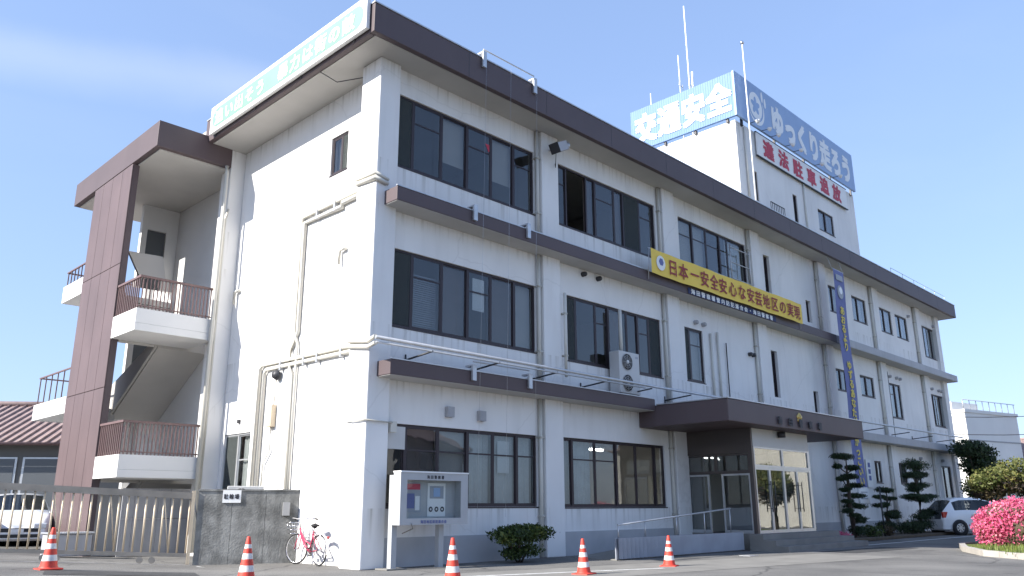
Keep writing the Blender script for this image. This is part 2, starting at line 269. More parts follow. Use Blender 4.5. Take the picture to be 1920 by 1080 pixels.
# ------------------------------------------------------------------ mesh builder and scene helpers
OFF = {}
class MB:
    def __init__(s): s.v = []; s.f = []; s.smooth = set()
    def quad(s, *p, sm=False):
        n = len(s.v); s.v += [tuple(q) for q in p]; s.f.append(tuple(range(n, n + len(p))))
        if sm: s.smooth.add(len(s.f) - 1)
        return s
    def box(s, x0, x1, y0, y1, z0, z1, T=None):
        n = len(s.v); P = [(x, y, z) for z in (z0, z1) for x, y in ((x0, y0), (x1, y0), (x1, y1), (x0, y1))]
        if T is not None: P = [tuple(T @ Vector(p)) for p in P]
        s.v += P
        for q in ((0, 3, 2, 1), (4, 5, 6, 7), (0, 1, 5, 4), (1, 2, 6, 5), (2, 3, 7, 6), (3, 0, 4, 7)): s.f.append(tuple(n + i for i in q))
        return s
    def bbox(s, x0, x1, y0, y1, z0, z1, b=0.01):          # box with chamfered edges
        bm = bmesh.new(); bmesh.ops.create_cube(bm, size=1)
        for v in bm.verts: v.co = Vector(((x0 + x1) / 2 + v.co.x * (x1 - x0), (y0 + y1) / 2 + v.co.y * (y1 - y0), (z0 + z1) / 2 + v.co.z * (z1 - z0)))
        bmesh.ops.bevel(bm, geom=bm.edges[:], offset=b, segments=2, affect='EDGES', profile=0.5)
        return s.addbm(bm)
    def addbm(s, bm, sm=False):
        n = len(s.v); bm.verts.index_update(); s.v += [tuple(v.co) for v in bm.verts]
        for f in bm.faces:
            s.f.append(tuple(n + v.index for v in f.verts))
            if sm: s.smooth.add(len(s.f) - 1)
        bm.free(); return s
    def tube(s, pts, r, seg=8, cap=True, rs=None):
        pts = [Vector(p) for p in pts]; rings = []; up = Vector((0, 0, 1))
        for i, p in enumerate(pts):
            d = (pts[min(i + 1, len(pts) - 1)] - pts[max(i - 1, 0)]).normalized()
            a = d.cross(up)
            if a.length < 0.05: a = d.cross(Vector((1, 0, 0)))
            a.normalize(); b = d.cross(a).normalized(); rr = rs[i] if rs else r
            k = 1.0
            if 0 < i < len(pts) - 1:
                d1 = (pts[i] - pts[i - 1]).normalized(); d2 = (pts[i + 1] - pts[i]).normalized(); k = 1 / max(0.55, math.sqrt(max(0.0, (1 + d1.dot(d2)) / 2)))
            n = len(s.v)
            for j in range(seg):
                t = 2 * math.pi * j / seg; s.v.append(tuple(p + (a * math.cos(t) + b * math.sin(t)) * rr * (k if k > 1.01 else 1)))
            rings.append(n)
        for i in range(len(rings) - 1):
            for j in range(seg):
                k2 = (j + 1) % seg; s.f.append((rings[i] + j, rings[i] + k2, rings[i + 1] + k2, rings[i + 1] + j)); s.smooth.add(len(s.f) - 1)
        if cap: s.f.append(tuple(rings[0] + j for j in range(seg))[::-1]); s.f.append(tuple(rings[-1] + j for j in range(seg)))
        return s
    def lathe(s, prof, seg=24, c=(0, 0, 0), axis='z', sm=True, T=None):
        n = len(s.v); K = len(prof)
        for j in range(seg):
            t = 2 * math.pi * j / seg
            for r, h in prof:
                x, y = r * math.cos(t), r * math.sin(t)
                p = (x, y, h) if axis == 'z' else ((x, h, y) if axis == 'y' else (h, x, y))
                p = Vector((p[0] + c[0], p[1] + c[1], p[2] + c[2]))
                s.v.append(tuple(T @ p if T is not None else p))
        for j in range(seg):
            k = (j + 1) % seg
            for i in range(K - 1):
                s.f.append((n + j * K + i, n + k * K + i, n + k * K + i + 1, n + j * K + i + 1))
                if sm: s.smooth.add(len(s.f) - 1)
        return s
    def prism(s, poly, axis, a, b):                        # polygon of 2-D points pushed along an axis
        def P(p, h): return (h, p[0], p[1]) if axis == 'x' else ((p[0], h, p[1]) if axis == 'y' else (p[0], p[1], h))
        n = len(s.v); k = len(poly); s.v += [P(p, a) for p in poly] + [P(p, b) for p in poly]
        s.f.append(tuple(range(n, n + k))); s.f.append(tuple(range(n + k, n + 2 * k))[::-1])
        for i in range(k): j = (i + 1) % k; s.f.append((n + i, n + k + i, n + k + j, n + j))
        return s
    def build(s, name, mat, parent=None, fix=True):
        if parent is not None: o3 = OFF.get(parent.name, Vector((0, 0, 0)))
        else:
            a = np.array(s.v); o3 = Vector(((a[:, 0].min() + a[:, 0].max()) / 2, (a[:, 1].min() + a[:, 1].max()) / 2, a[:, 2].min()))
        me = bpy.data.meshes.new(name); me.from_pydata([(x - o3.x, y - o3.y, z - o3.z) for x, y, z in s.v], [], s.f)
        if fix:
            bm = bmesh.new(); bm.from_mesh(me); bmesh.ops.recalc_face_normals(bm, faces=bm.faces[:]); bm.to_mesh(me); bm.free()
        if s.smooth:
            fl = np.zeros(len(me.polygons), bool); fl[list(s.smooth)] = True; me.polygons.foreach_set('use_smooth', fl)
        me.materials.append(M[mat] if isinstance(mat, str) else mat)
        o = bpy.data.objects.new(name, me); COL.objects.link(o)
        if parent is not None: o.parent = parent
        else: o.location = o3
        OFF[o.name] = o3
        return o
def tag(o, label=None, cat=None, group=None, kind=None):
    if label: o['label'] = label
    if cat: o['category'] = cat
    if group: o['group'] = group
    if kind: o['kind'] = kind
    return o
def thing(name, label, cat, loc=(0, 0, 0), rz=0.0, group=None, world=True):
    """Empty at the base of a thing.  world=True: its parts are given in world coordinates."""
    o = bpy.data.objects.new(name, None); COL.objects.link(o); o.location = loc; o.rotation_euler = (0, 0, rz); o.empty_display_size = 0.3
    OFF[o.name] = Vector(loc) if world else Vector((0, 0, 0))
    return tag(o, label, cat, group)
def dup(root, loc, rz=None, scale=None):
    r = root.copy(); COL.objects.link(r); r.location = loc
    if rz is not None: r.rotation_euler = (0, 0, rz)
    if scale: r.scale = (scale,) * 3
    for ch in root.children:
        c = ch.copy(); COL.objects.link(c); c.parent = r
        for g in ch.children: d = g.copy(); COL.objects.link(d); d.parent = c
    return r
def share(src, name, parent, loc):                          # another object on the same mesh
    o = bpy.data.objects.new(name, src.data); COL.objects.link(o); o.parent = parent; o.location = loc; OFF[o.name] = OFF[src.name]; return o
_glyph = {}
def glyph(ch, bold):
    k = (ch, bold)
    if k not in _glyph:
        cu = bpy.data.curves.new('tmp', 'FONT'); cu.body = ch; cu.size = 1.0;  cu.resolution_u = 3
        o = bpy.data.objects.new('tmp', cu); COL.objects.link(o)
        dg = bpy.context.evaluated_depsgraph_get(); ev = o.evaluated_get(dg); me = ev.to_mesh()
        _glyph[k] = ([tuple(v.co) for v in me.vertices], [tuple(p.vertices) for p in me.polygons]); ev.to_mesh_clear()
        bpy.data.objects.remove(o); bpy.data.curves.remove(cu)
    return _glyph[k]
def text(body, org, xd, yd, w, h, pitch, mat, parent, name='letter', bold=0.02, joined=False, thick=0.0):
    """characters in cells w wide and h high, step pitch (a vector or a length along xd)"""
    org, xd, yd = Vector(org), Vector(xd), Vector(yd); nd = xd.cross(yd)
    step = pitch if isinstance(pitch, Vector) else xd * pitch
    mb = MB(); objs = []
    for i, ch in enumerate(body):
        if ch == ' ': continue
        gv, gf = glyph(ch, 0)
        if not gv: continue
        sh = [(0, 0)] if bold < .005 else [(dx * bold, dy * bold) for dx in (-1, 1) for dy in (-1, 1)] + [(0, 0)]
        f = lambda q, dz: tuple(org + step * i + xd * (q[0] * w) + yd * ((q[1] + 0.1) * h) + nd * dz)
        for k_, (dx, dy) in enumerate(sh):                  # a heavier stroke from close-set layers
            n = len(mb.v); mb.v += [f((q[0] + dx, q[1] + dy), thick + .0007 * k_) for q in gv]; mb.f += [tuple(n + a for a in p) for p in gf]
        if thick > 0.012:
            n2 = len(mb.v); mb.v += [f(q, 0) for q in gv]
            ed = {}
            for p in gf:
                for a in range(len(p)):
                    e = (p[a], p[(a + 1) % len(p)]); ed[e] = 1
            for a, b in ed:
                if (b, a) not in ed: mb.f.append((n + a, n2 + a, n2 + b, n + b))
        if not joined: objs.append(mb.build(name, mat, parent, fix=False)); mb = MB()
    if joined and mb.v: objs.append(mb.build(name, mat, parent, fix=False))
    return objs
def cloud(n, center, rad, size, rg=NR, shell=0.55, aspect=0.5, flat=1.0, updir=0.0):
    """n leaf quads spread through an ellipsoid, thicker toward its skin"""
    d = rg.normal(size=(n, 3)); d /= np.linalg.norm(d, axis=1)[:, None]
    r = shell + (1 - shell) * rg.random(n) ** 0.6; r *= 1 + 0.10 * rg.normal(size=n)
    p = np.array(center) + d * r[:, None] * np.array(rad)
    a = rg.normal(size=(n, 3)); a[:, 2] += updir; a /= np.linalg.norm(a, axis=1)[:, None]
    nrm = d * 0.9 + rg.normal(size=(n, 3)) * 0.7
    b = np.cross(a, nrm); b /= (np.linalg.norm(b, axis=1)[:, None] + 1e-9)
    sz = size * (0.6 + 0.8 * rg.random(n))[:, None]
    return np.stack([p - a * sz * 0.5, p + b * sz * aspect * 0.5, p + a * sz * 0.5, p - b * sz * aspect * 0.5], 1)
def leafobj(name, quads, mat, parent):
    q = np.concatenate(quads) if isinstance(quads, list) else quads
    o3 = OFF.get(parent.name, Vector((0, 0, 0))) if parent is not None else Vector((0, 0, 0))
    v = q.reshape(-1, 3) - np.array(o3); n = len(q)
    me = bpy.data.meshes.new(name); me.vertices.add(n * 4); me.vertices.foreach_set('co', v.astype('f').ravel())
    me.loops.add(n * 4); me.loops.foreach_set('vertex_index', np.arange(n * 4, dtype=np.int32)); me.polygons.add(n)
    me.polygons.foreach_set('loop_start', np.arange(n, dtype=np.int32) * 4); me.polygons.foreach_set('loop_total', np.full(n, 4, np.int32)); me.update(); me.validate()
    me.materials.append(M[mat]); o = bpy.data.objects.new(name, me); COL.objects.link(o)
    if parent is not None: o.parent = parent
    OFF[o.name] = o3
    return o
for _s, _b in (('追い出そう暴力は街の敵', 0.03), ('交通安全', 0.045), ('ゆっくり走ろう', 0.045), ('違法駐車追放', 0.03), ('日本一安全安心な安芸地区の実現', 0.012), ('海田警察署管内防犯連合会・海田警察署', 0.03), ('あおるよりゆずるあなたがかっこいい', 0.03), ('駐輪場', 0.03), ('海田警察署', 0.03), ('海田地区防犯連合会', 0.03), ('海田警察署', 0.0)):
    for _c in _s: glyph(_c, 0)

# ------------------------------------------------------------------ ground
def gz(x, y):
    t = min(1.0, max(0.0, (y + 4.0) / 6.5)); t = t * t * (3 - 2 * t)
    return min(0.30, 0.055 * max(0.0, -1.6 - x)) * t
xs = [-900, -300, -120, -60, -35, -25] + [-20 + i * 0.8 for i in range(31)] + [6, 8, 12, 20, 30, 45, 70, 120, 300, 900]
ys = [-900, -300, -120, -60, -35, -25, -20, -16, -12, -8, -6] + [-5 + i * 0.6 for i in range(19)] + [7, 8, 10, 14, 20, 30, 50, 90, 160, 300, 900]
gm = MB(); gm.v = [(x, y, gz(x, y)) for y in ys for x in xs]; nx = len(xs)
gm.f = [(j * nx + i, j * nx + i + 1, (j + 1) * nx + i + 1, (j + 1) * nx + i) for j in range(len(ys) - 1) for i in range(nx - 1)]
gm.smooth = set(range(len(gm.f)))
tag(gm.build('ground', 'asphalt'), kind='structure')
# painted lines
pl = MB(); pl.quad((-1.75, 3.6, .006), (-1.65, 3.65, .006), (-2.0, .7, .006), (-2.1, .66, .006))
tag(pl.build('painted_line', 'paint_white'), kind='structure')
pl = MB(); pl.quad((16.5, -3.35, .005), (30, -3.35, .005), (30, -3.23, .005), (16.5, -3.23, .005)); tag(pl.build('painted_line', 'paint_white'), kind='structure')
pl = MB(); pl.quad((-3.2, -1.5, .005), (4.5, -4.25, .005), (4.55, -4.15, .005), (-3.15, -1.4, .005)); tag(pl.build('painted_line', 'paint_white'), kind='structure')
# pale concrete apron before the entrance
ap = MB(); ap.quad((-1.3, -4.2, .004), (11.5, -6.4, .004), (11.6, -4.3, .004), (-1.0, -1.7, .004)); tag(ap.build('forecourt_paving', 'concrete'), kind='structure')
for q_ in (((-4.5, -6.5), (-1.5, -7.2), (-1.2, -5.6), (-4.2, -5.0)), ((12.4, -4.9), (16.2, -5.2), (16.3, -4.1), (12.5, -3.8)), ((-5.5, 1.0), (-3.2, .2), (-2.9, 1.1), (-5.2, 1.9))):
    m_ = MB(); m_.quad(*[(x, y, gz(x, y) + .004) for x, y in q_]); tag(m_.build('asphalt_patch', 'asphalt_dark'), kind='structure')
mh = MB().lathe([(0, .008), (.29, .008), (.30, .0)], 28, (-2.4, -3.1, 0), sm=False); tag(mh.build('manhole_cover', 'gate_rail'), 'round iron manhole cover in the forecourt asphalt', 'manhole')
dr = MB(); dr.box(9.4, 9.85, -3.45, -3.15, .0, .012); tag(dr.build('drain_cover', 'galv'), 'small metal drain cover in the shaded asphalt before the ramp', 'drain')

# ------------------------------------------------------------------ the station building
L = 39.2; BAY = 5.981; YW = 0.15; XE = 0.44; DEP = 14.0
B = thing('station_building', 'three storey white station building with brown fascias, outdoor stair tower and rooftop block', 'building', (19.6, 7.0, 0))
def P(mb, name, mat, parent=B, label=None):
    o = mb.build(name, mat, parent)
    if label: o['label'] = label
    return o

# openings of the front: x0, x1, z0, z1
OP3 = [(.68, 5.46, 9.06, 10.93), (6.45, 11.35, 9.06, 10.93), (12.75, 17.4, 9.06, 10.93), (18.8, 19.3, 9.06, 10.9), (22.3, 22.75, 8.7, 9.66), (24.75, 25.85, 9.6, 10.82), (27.3, 28.95, 9.6, 10.8), (30.6, 32.2, 9.58, 10.8), (32.75, 34.4, 9.58, 10.8), (36.45, 38.75, 9.08, 10.82)]
OP2 = [(.68, 5.46, 5.17, 7.0), (6.75, 11.35, 5.13, 7.0), (12.75, 13.87, 5.22, 7.02), (18.75, 19.25, 5.22, 7.02), (22.15, 22.6, 4.85, 5.78), (24.6, 25.75, 6.07, 7.02), (27.2, 28.8, 6.07, 7.02), (30.75, 32.2, 5.33, 7.02), (36.45, 38.75, 5.33, 7.04)]
OP1 = [(.68, 5.46, 1.23, 3.0), (6.45, 11.2, 1.21, 3.02), (12.55, 15.8, .45, 2.95), (27.7, 28.5, 2.22, 3.18), (30.3, 31.65, 2.22, 3.2), (32.4, 33.6, 2.22, 3.2), (36.4, 38.2, .12, 3.25)]
def wall_cells(ops, x0, x1, z0, z1, ya, yb, mp):
    """a sheet with thickness and openings; mp(u, d, z) -> point"""
    X = sorted({x0, x1, *[o[0] for o in ops], *[o[1] for o in ops]}); Z = sorted({z0, z1, *[o[2] for o in ops], *[o[3] for o in ops]})
    def hole(i, j):
        cx, cz = (X[i] + X[i + 1]) / 2, (Z[j] + Z[j + 1]) / 2
        return any(o[0] < cx < o[1] and o[2] < cz < o[3] for o in ops)
    mb = MB(); vid = {}
    def V(x, d, z):
        k = (round(x, 4), d, round(z, 4))
        if k not in vid: vid[k] = len(mb.v); mb.v.append(tuple(mp(x, d, z)))
        return vid[k]
    nxx, nzz = len(X) - 1, len(Z) - 1
    for i in range(nxx):
        for j in range(nzz):
            if hole(i, j): continue
            a, b, c, d = X[i], X[i + 1], Z[j], Z[j + 1]
            mb.f.append((V(a, ya, c), V(b, ya, c), V(b, ya, d), V(a, ya, d))); mb.f.append((V(a, yb, c), V(a, yb, d), V(b, yb, d), V(b, yb, c)))
            for (ii, jj, p, q) in ((i - 1, j, (a, c), (a, d)), (i + 1, j, (b, c), (b, d)), (i, j - 1, (a, c), (b, c)), (i, j + 1, (a, d), (b, d))):
                if ii < 0 or jj < 0 or ii >= nxx or jj >= nzz or hole(ii, jj): mb.f.append((V(p[0], ya, p[1]), V(q[0], ya, q[1]), V(q[0], yb, q[1]), V(p[0], yb, p[1])))
    return mb
FR = lambda u, d, z: (u, d, z)
P(wall_cells(OP1 + OP2 + OP3, .3, L - .3, .55, 11.6, YW, YW + .2, FR), 'front_wall', 'wall_white')
_pm = wall_cells([(12.55, 15.8, .45, .6), (36.4, 38.2, .12, .6)], .3, L - .3, 0, .55, YW - .03, YW + .2, FR); P(_pm, 'plinth', 'plinth')
# end wall facing the gate, recessed between its two piers
EOP = [(1.9, 2.66, 9.45, 10.5), (5.75, 7.2, .9, 3.16)]
EN = lambda u, d, z: (d, u, z)
P(wall_cells(EOP, .5, 7.39, 0, 11.6, XE, XE + .2, EN), 'end_wall', 'wall_white')
P(MB().bbox(0, .6, 0, .75, 0, 11.6, .025), 'corner_column', 'wall_white')
P(MB().bbox(0, .7, 7.4, 8.0, 0, 11.6, .02), 'end_pier', 'wall_white')
P(MB().box(.55, .75, 8.001, DEP, 0, 11.6), 'stair_side_wall', 'wall_plain')
P(MB().box(.3, L, DEP - .2, DEP, 0, 11.6), 'rear_wall', 'wall_plain')
P(MB().box(L - .2, L, .35, DEP - .2, 0, 11.6), 'far_end_wall', 'wall_white')
for k in range(1, 7): P(MB().bbox(BAY * k - .35, BAY * k + .35, 0, YW + .1, 0, 11.6, .02), 'column', 'wall_white')
P(MB().bbox(L - .6, L + .01, 0, YW + .3, 0, 11.6, .02), 'column', 'wall_white')
# floors, ceilings and a dark room wall behind the glass
for z0, z1 in ((0, .45), (3.55, 4.15), (7.55, 8.1)): P(MB().box(.66, L - .2, YW + .21, DEP - .2, z0, z1), 'floor_slab', 'interior')
P(MB().box(.66, L - .2, 6.0, 6.15, .45, 11.55), 'corridor_wall', 'interior')
for k in (1, 2, 3, 4, 5, 6): P(MB().box(BAY * k - .06, BAY * k + .06, YW + .22, 5.99, .46, 11.55), 'partition', 'interior')
# roof
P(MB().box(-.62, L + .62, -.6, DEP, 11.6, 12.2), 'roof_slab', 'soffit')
rf = P(MB().bbox(-.774, L + .78, -.76, -.61, 11.594, 12.325, .015), 'roof_fascia', 'brown')
P(MB().bbox(-.774, -.64, -.605, 7.6, 11.594, 12.325, .015), 'roof_fascia', 'brown')
P(MB().bbox(L + .64, L + .775, -.605, DEP, 11.594, 12.325, .015), 'roof_fascia', 'brown')
P(MB().box(-.79, L + .8, -.78, -.6, 12.327, 12.36), 'roof_coping', 'galv')
P(MB().box(-.79, -.6, -.6, 7.6, 12.327, 12.36), 'roof_coping', 'galv')
for i in range(1, 14): x = -.774 + i * 2.9; P(MB().box(x - .006, x + .006, -.7625, -.7595, 11.61, 12.31), 'fascia_joint', 'dark_metal')
# storey bands
def band(x0, x1, z0, z1, mat):
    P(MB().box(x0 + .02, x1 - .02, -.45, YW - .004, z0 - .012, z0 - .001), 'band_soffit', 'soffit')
    P(MB().bbox(x0, x1, -.47, YW - .002, z0, z1, .012), 'storey_band', mat)
band(.251, 23.6, 7.9, 8.235, 'brown'); band(23.603, L + .35, 7.9, 8.235, 'grey_band')
band(.232, 9.93, 3.949, 4.277, 'brown'); band(19.16, L + .35, 3.949, 4.277, 'grey_band')
for z in (8.237, 4.279): P(MB().box(.24, 9.9, -.48, -.44, z, z + .025), 'band_flashing', 'galv')

# ------------------------------------------------------------------ windows
def lathe_knob(): pass
def window(ops, panes, y, mp=FR, frame='frame', fd=.07, transom=None, name='window', depth=.09, sill=True):
    """panes: list of (fraction0, fraction1, code); front plane at y, everything behind it"""
    x0, x1, z0, z1 = ops; w = .05; mb = MB()
    def bx(m, a, b, d0, d1, c, d):
        p = [mp(a, d0, c), mp(b, d1, d)]; m.box(min(p[0][0], p[1][0]), max(p[0][0], p[1][0]), min(p[0][1], p[1][1]), max(p[0][1], p[1][1]), min(p[0][2], p[1][2]), max(p[0][2], p[1][2]))
    bx(mb, x0, x0 + w, y, y + fd, z0, z1); bx(mb, x1 - w, x1, y, y + fd, z0, z1); bx(mb, x0 + w, x1 - w, y, y + fd, z0, z0 + w); bx(mb, x0 + w, x1 - w, y, y + fd, z1 - w, z1)
    for a, b, c in panes[1:]: xm = x0 + (x1 - x0) * a; bx(mb, xm - .03, xm + .03, y + .004, y + fd - .004, z0 + w, z1 - w)
    wo = mb.build(name, frame, B)
    if sill:
        s = MB(); bx(s, x0 - .02, x1 + .02, y - .06, y + .03, z0 - .035, z0 - .003); s.build('sill', frame, wo)
    for i, (a, b, c) in enumerate(panes):
        xa, xb = x0 + (x1 - x0) * a + (w if i == 0 else .03), x0 + (x1 - x0) * b - (w if i == len(panes) - 1 else .03)
        za, zb = z0 + w, z1 - w; dd = y + (.02 if i % 2 else .045)
        if 'o' not in c:
            s = MB(); q = .032
            bx(s, xa, xa + q, dd - .012, dd + .012, za, zb); bx(s, xb - q, xb, dd - .012, dd + .012, za, zb); bx(s, xa + q, xb - q, dd - .012, dd + .012, za, za + q); bx(s, xa + q, xb - q, dd - .012, dd + .012, zb - q, zb)
            if 't' in c: zt = za + (zb - za) * .7; bx(s, xa + q, xb - q, dd - .012, dd + .012, zt - .018, zt + .018)
            s.build('sash', frame, wo)
            g = MB(); bx(g, xa + q, xb - q, dd - .003, dd + .003, za + q, zb - q); g.build('pane', 'glass' if frame != 'frame_silver' else 'glass', wo)
        bk = y + fd + .06 + .03 * (i % 2)
        if 's' in c: m = MB(); bx(m, xa + .01, xb - .01, y + .006, y + .010, za + .01, zb - .01); m.build('insect_screen', 'screen', wo)
        if 'b' in c: m = MB(); zc = za + (zb - za) * (.32 if 'h' in c else .02); bx(m, xa - .02, xb + .02, bk, bk + .012, zc, zb); m.build('roller_blind', 'blind_beige', wo)
        if 'n' in c: m = MB(); bx(m, xa - .02, xb + .02, bk, bk + .012, za, zb); m.build('curtain', 'curtain_brown', wo)
        if 'v' in c:
            m = MB(); k = 26
            for j in range(k):
                z = za + (zb - za) * (j + .5) / k * .78; h = (zb - za) * .78 / k
                bx(m, xa, xb, bk, bk + .03, z - h * .3, z + h * .22)
            m.build('venetian_blind', 'blind_grey', wo)
        if 'c' in c:
            m = MB(); N = max(8, int((xb - xa) / .05)); pts = []
            for j in range(N + 1):
                u = xa + (xb - xa) * j / N; pts.append((u, bk + .03 + .028 * math.sin(j * 1.7 + i) + .012 * math.sin(j * .61)))
            for j in range(N): m.quad(mp(pts[j][0], pts[j][1], za), mp(pts[j + 1][0], pts[j + 1][1], za), mp(pts[j + 1][0], pts[j + 1][1], zb), mp(pts[j][0], pts[j][1], zb), sm=True)
            m.build('curtain', 'curtain', wo)
        if 'p' in c:
            m = MB(); cx = (xa + xb) / 2; bx(m, cx - .2, cx + .2, dd + .02, dd + .026, za + .75, zb - .15); m.build('poster', 'sign_white', wo)
    return wo
YF = YW + .05
window(OP3[0], [(0, .1, 's'), (.1, .295, 't'), (.295, .475, 'bh'), (.475, .66, 't'), (.66, .835, 'bh'), (.835, 1, 't')], YF)
window(OP3[1], [(0, .09, 't'), (.09, .28, 'o'), (.28, .365, 'n'), (.365, .56, 't'), (.56, .655, 'n'), (.655, .83, 's'), (.83, 1, 't')], YF)
window(OP3[2], [(0, .2, 'tb'), (.2, .4, 'tb'), (.4, .6, 't'), (.6, .72, ''), (.72, 1, 'c')], YF)
window(OP3[9], [(0, .25, 'c'), (.25, .5, 'c'), (.5, .75, ''), (.75, 1, 'c')], YF)
for i in (5, 6, 7, 8): window(OP3[i], [(0, .45, ''), (.45, 1, 'b' if i % 2 else 'c')], YF)
window(OP2[0], [(0, .12, 's'), (.12, .315, 'tv'), (.315, .49, 'n'), (.49, .66, 'tp'), (.66, .835, 'n'), (.835, 1, 'b')], YF)
window(OP2[1], [(0, .09, 's'), (.09, .29, ''), (.29, .42, 't'), (.42, .62, 'n'), (.62, .74, ''), (.74, .87, 't'), (.87, 1, 's')], YF)
window(OP2[2], [(0, .3, 's'), (.3, 1, 'tb')], YF)
for i in (5, 6): window(OP2[i], [(0, .5, 'c'), (.5, 1, '')], YF)
window(OP2[7], [(0, .55, 'tb'), (.55, 1, '')], YF)
window(OP2[8], [(0, .3, 'n'), (.3, .45, 'c'), (.45, .75, 'n'), (.75, 1, 'b')], YF)
window(OP1[0], [(0, .11, ''), (.11, .31, 'tn'), (.31, .5, 'tb'), (.5, .68, 'tc'), (.68, .85, 'tcp'), (.85, 1, 'tc')], YF)
window(OP1[1], [(0, .09, 'b'), (.09, .3, 'tc'), (.3, .5, 't'), (.5, .7, ''), (.7, .9, ''), (.9, 1, '')], YF)
for i in (3, 4, 5): window(OP1[i], [(0, .5, 'n'), (.5, 1, 'b')], YF)
window(OP1[6], [(0, .5, 'n'), (.5, 1, 'n')], YF, sill=False, name='rear_door')
for o_ in (OP3[3], OP3[4], OP2[3], OP2[4]): window(o_, [(0, 1, 'n')], YF + .06, sill=False, name='slot_window')
window(EOP[0], [(0, .42, 's'), (.42, 1, 'b')], XE + .04, EN)
window(EOP[1], [(0, .5, 'tc'), (.5, 1, 's')], XE + .04, EN, frame='frame_silver', sill=False, name='side_door')
tri = MB(); tri.prism([(3.62, 10.62), (3.88, 10.62), (3.75, 10.40)], 'y', YF + .012, YF + .016); P(tri, 'window_sticker', 'letter_red', label='small red triangle sticker on an upper pane')
# white panel with an air hose above the first pane of the ground-floor window, and grey guard rails at the upper window
P(MB().box(.72, 1.2, YF - .01, YF + .012, 2.45, 2.94), 'blank_panel', 'ac_white')
for z in (9.3, 9.92, 10.5): P(MB().tube([(15.9, -.02, z), (17.3, -.02, z)], .02, 6), 'guard_rail', 'galv')
for x in (15.9, 17.3): P(MB().tube([(x, -.02, 9.2), (x, -.02, 10.6)], .02, 6), 'guard_rail_post', 'galv')

# ------------------------------------------------------------------ pipes and small fittings on the walls
def downpipe(x, y, z0, z1, r=.055):
    m = MB().tube([(x, y, z0), (x, y, z1)], r, 10)
    o = P(m, 'downpipe', 'pipe'); n = max(2, int((z1 - z0) / 1.4))
    for i in range(n): z = z0 + (z1 - z0) * (i + .5) / n; MB().box(x - r - .015, x + r + .015, y - r - .01, y + r + .12, z - .02, z + .02).build('pipe_clip', 'pipe_dirty', o)
for k in range(1, 7):
    x = BAY * k - .47
    for z0, z1 in ((.02, 3.93), (4.3, 7.88), (8.26, 11.57)):
        if k == 3 and z0 < 1: continue
        downpipe(x, YW - .07, z0, z1)
downpipe(6.42, -.06, 4.6, 6.95, .04)
# rainwater pipe with its twin at the stair corner
o = P(MB().tube([(-.16, 7.33, 11.0), (-.16, 7.31, 10.8), (-.16, 7.31, .1)], .06, 10), 'downpipe', 'pipe')
P(MB().tube([(.0, 7.32, 9.7), (.0, 7.44, 9.4), (-.02, 7.44, .1)], .035, 8), 'downpipe', 'pipe')
# conduits on the end wall
xe = XE - .06
P(MB().tube([(.3, -.06, 8.50), (-.05, -.06, 8.58), (-.05, .7, 8.62), (.1, .85, 8.62), (xe, .95, 8.62), (xe, 3.75, 8.58), (xe, 3.75, 5.5), (xe, 3.6, 5.2), (xe, 3.6, 1.55)], .035, 8), 'conduit', 'pipe')
P(MB().tube([(.3, -.05, 8.40), (-.04, -.05, 8.47), (-.04, .7, 8.52), (.1, .8, 8.52), (xe, .9, 8.52), (xe, 1.9, 8.5), (xe, 1.9, 8.4), (xe, 3.62, 8.4), (xe, 3.62, 5.5), (xe, 3.9, 5.1), (xe, 3.9, 4.6), (xe, 3.72, 4.4), (xe, 3.72, 1.55)], .045, 8), 'conduit', 'pipe')
P(MB().tube([(-.42, -.8, 4.62), (-.1, -.1, 4.66), (-.06, .7, 4.78), (.1, .8, 4.8), (xe, .9, 4.8), (xe, 5.3, 4.86), (xe, 5.4, 4.75), (xe, 5.4, 1.6)], .045, 8), 'conduit', 'pipe')
P(MB().tube([(-.36, -.74, 4.50), (-.06, -.05, 4.55), (-.05, .7, 4.66), (.1, .8, 4.68), (xe, .9, 4.68), (xe, 5.05, 4.72), (xe, 5.15, 4.6), (xe, 5.15, 1.6)], .045, 8), 'conduit', 'pipe')
for y in (1.6, 2.6, 3.2, 4.3): P(MB().box(xe - .06, XE, y - .03, y + .03, 4.6, 4.9), 'conduit_bracket', 'galv')
for y in (1.2, 2.2, 3.0): P(MB().box(xe - .06, XE, y - .03, y + .03, 8.36, 8.66), 'conduit_bracket', 'galv')
P(MB().bbox(XE - .14, XE, 4.5, 4.75, 3.2, 3.75, .01), 'meter_box', 'gate_metal')
P(MB().tube([(xe, 4.62, 3.2), (xe, 4.62, 2.6), (xe, 4.9, 2.3), (xe, 4.9, 1.6)], .025, 6), 'conduit', 'pipe')
P(MB().tube([(xe, 4.55, 3.75), (xe, 4.5, 4.5)], .02, 6), 'conduit', 'pipe')
hm = MB().lathe([(0, 0), (.09, .01), (.13, .1), (.14, .12), (.1, .1), (0, .04)], 14, (XE - .2, 4.45, 4.5), 'x'); P(hm, 'horn_lamp', 'dark_metal')
for y, z in ((1.9, 7.15), (7.2, 7.1)):
    P(MB().tube([(XE - .02, y - .2, z + .12), (XE - .08, y - .2, z + .12), (XE - .08, y, z + .1), (XE - .08, y, z - .25)], .035, 6), 'vent_elbow', 'pipe')
P(MB().box(XE - .06, XE, 6.35, 6.45, 3.42, 3.52), 'door_lamp', 'dark_metal')
P(MB().tube([(XE - .04, .95, 3.05), (.02, .8, 3.02), (-.05, .5, 3.0), (-.05, -.05, 3.0), (.66, -.05, 2.98)], .015, 6), 'cable', 'pipe_dirty')
P(MB().bbox(.64, .8, -.03, .1, 2.78, 3.02, .01), 'cable_box', 'pipe')
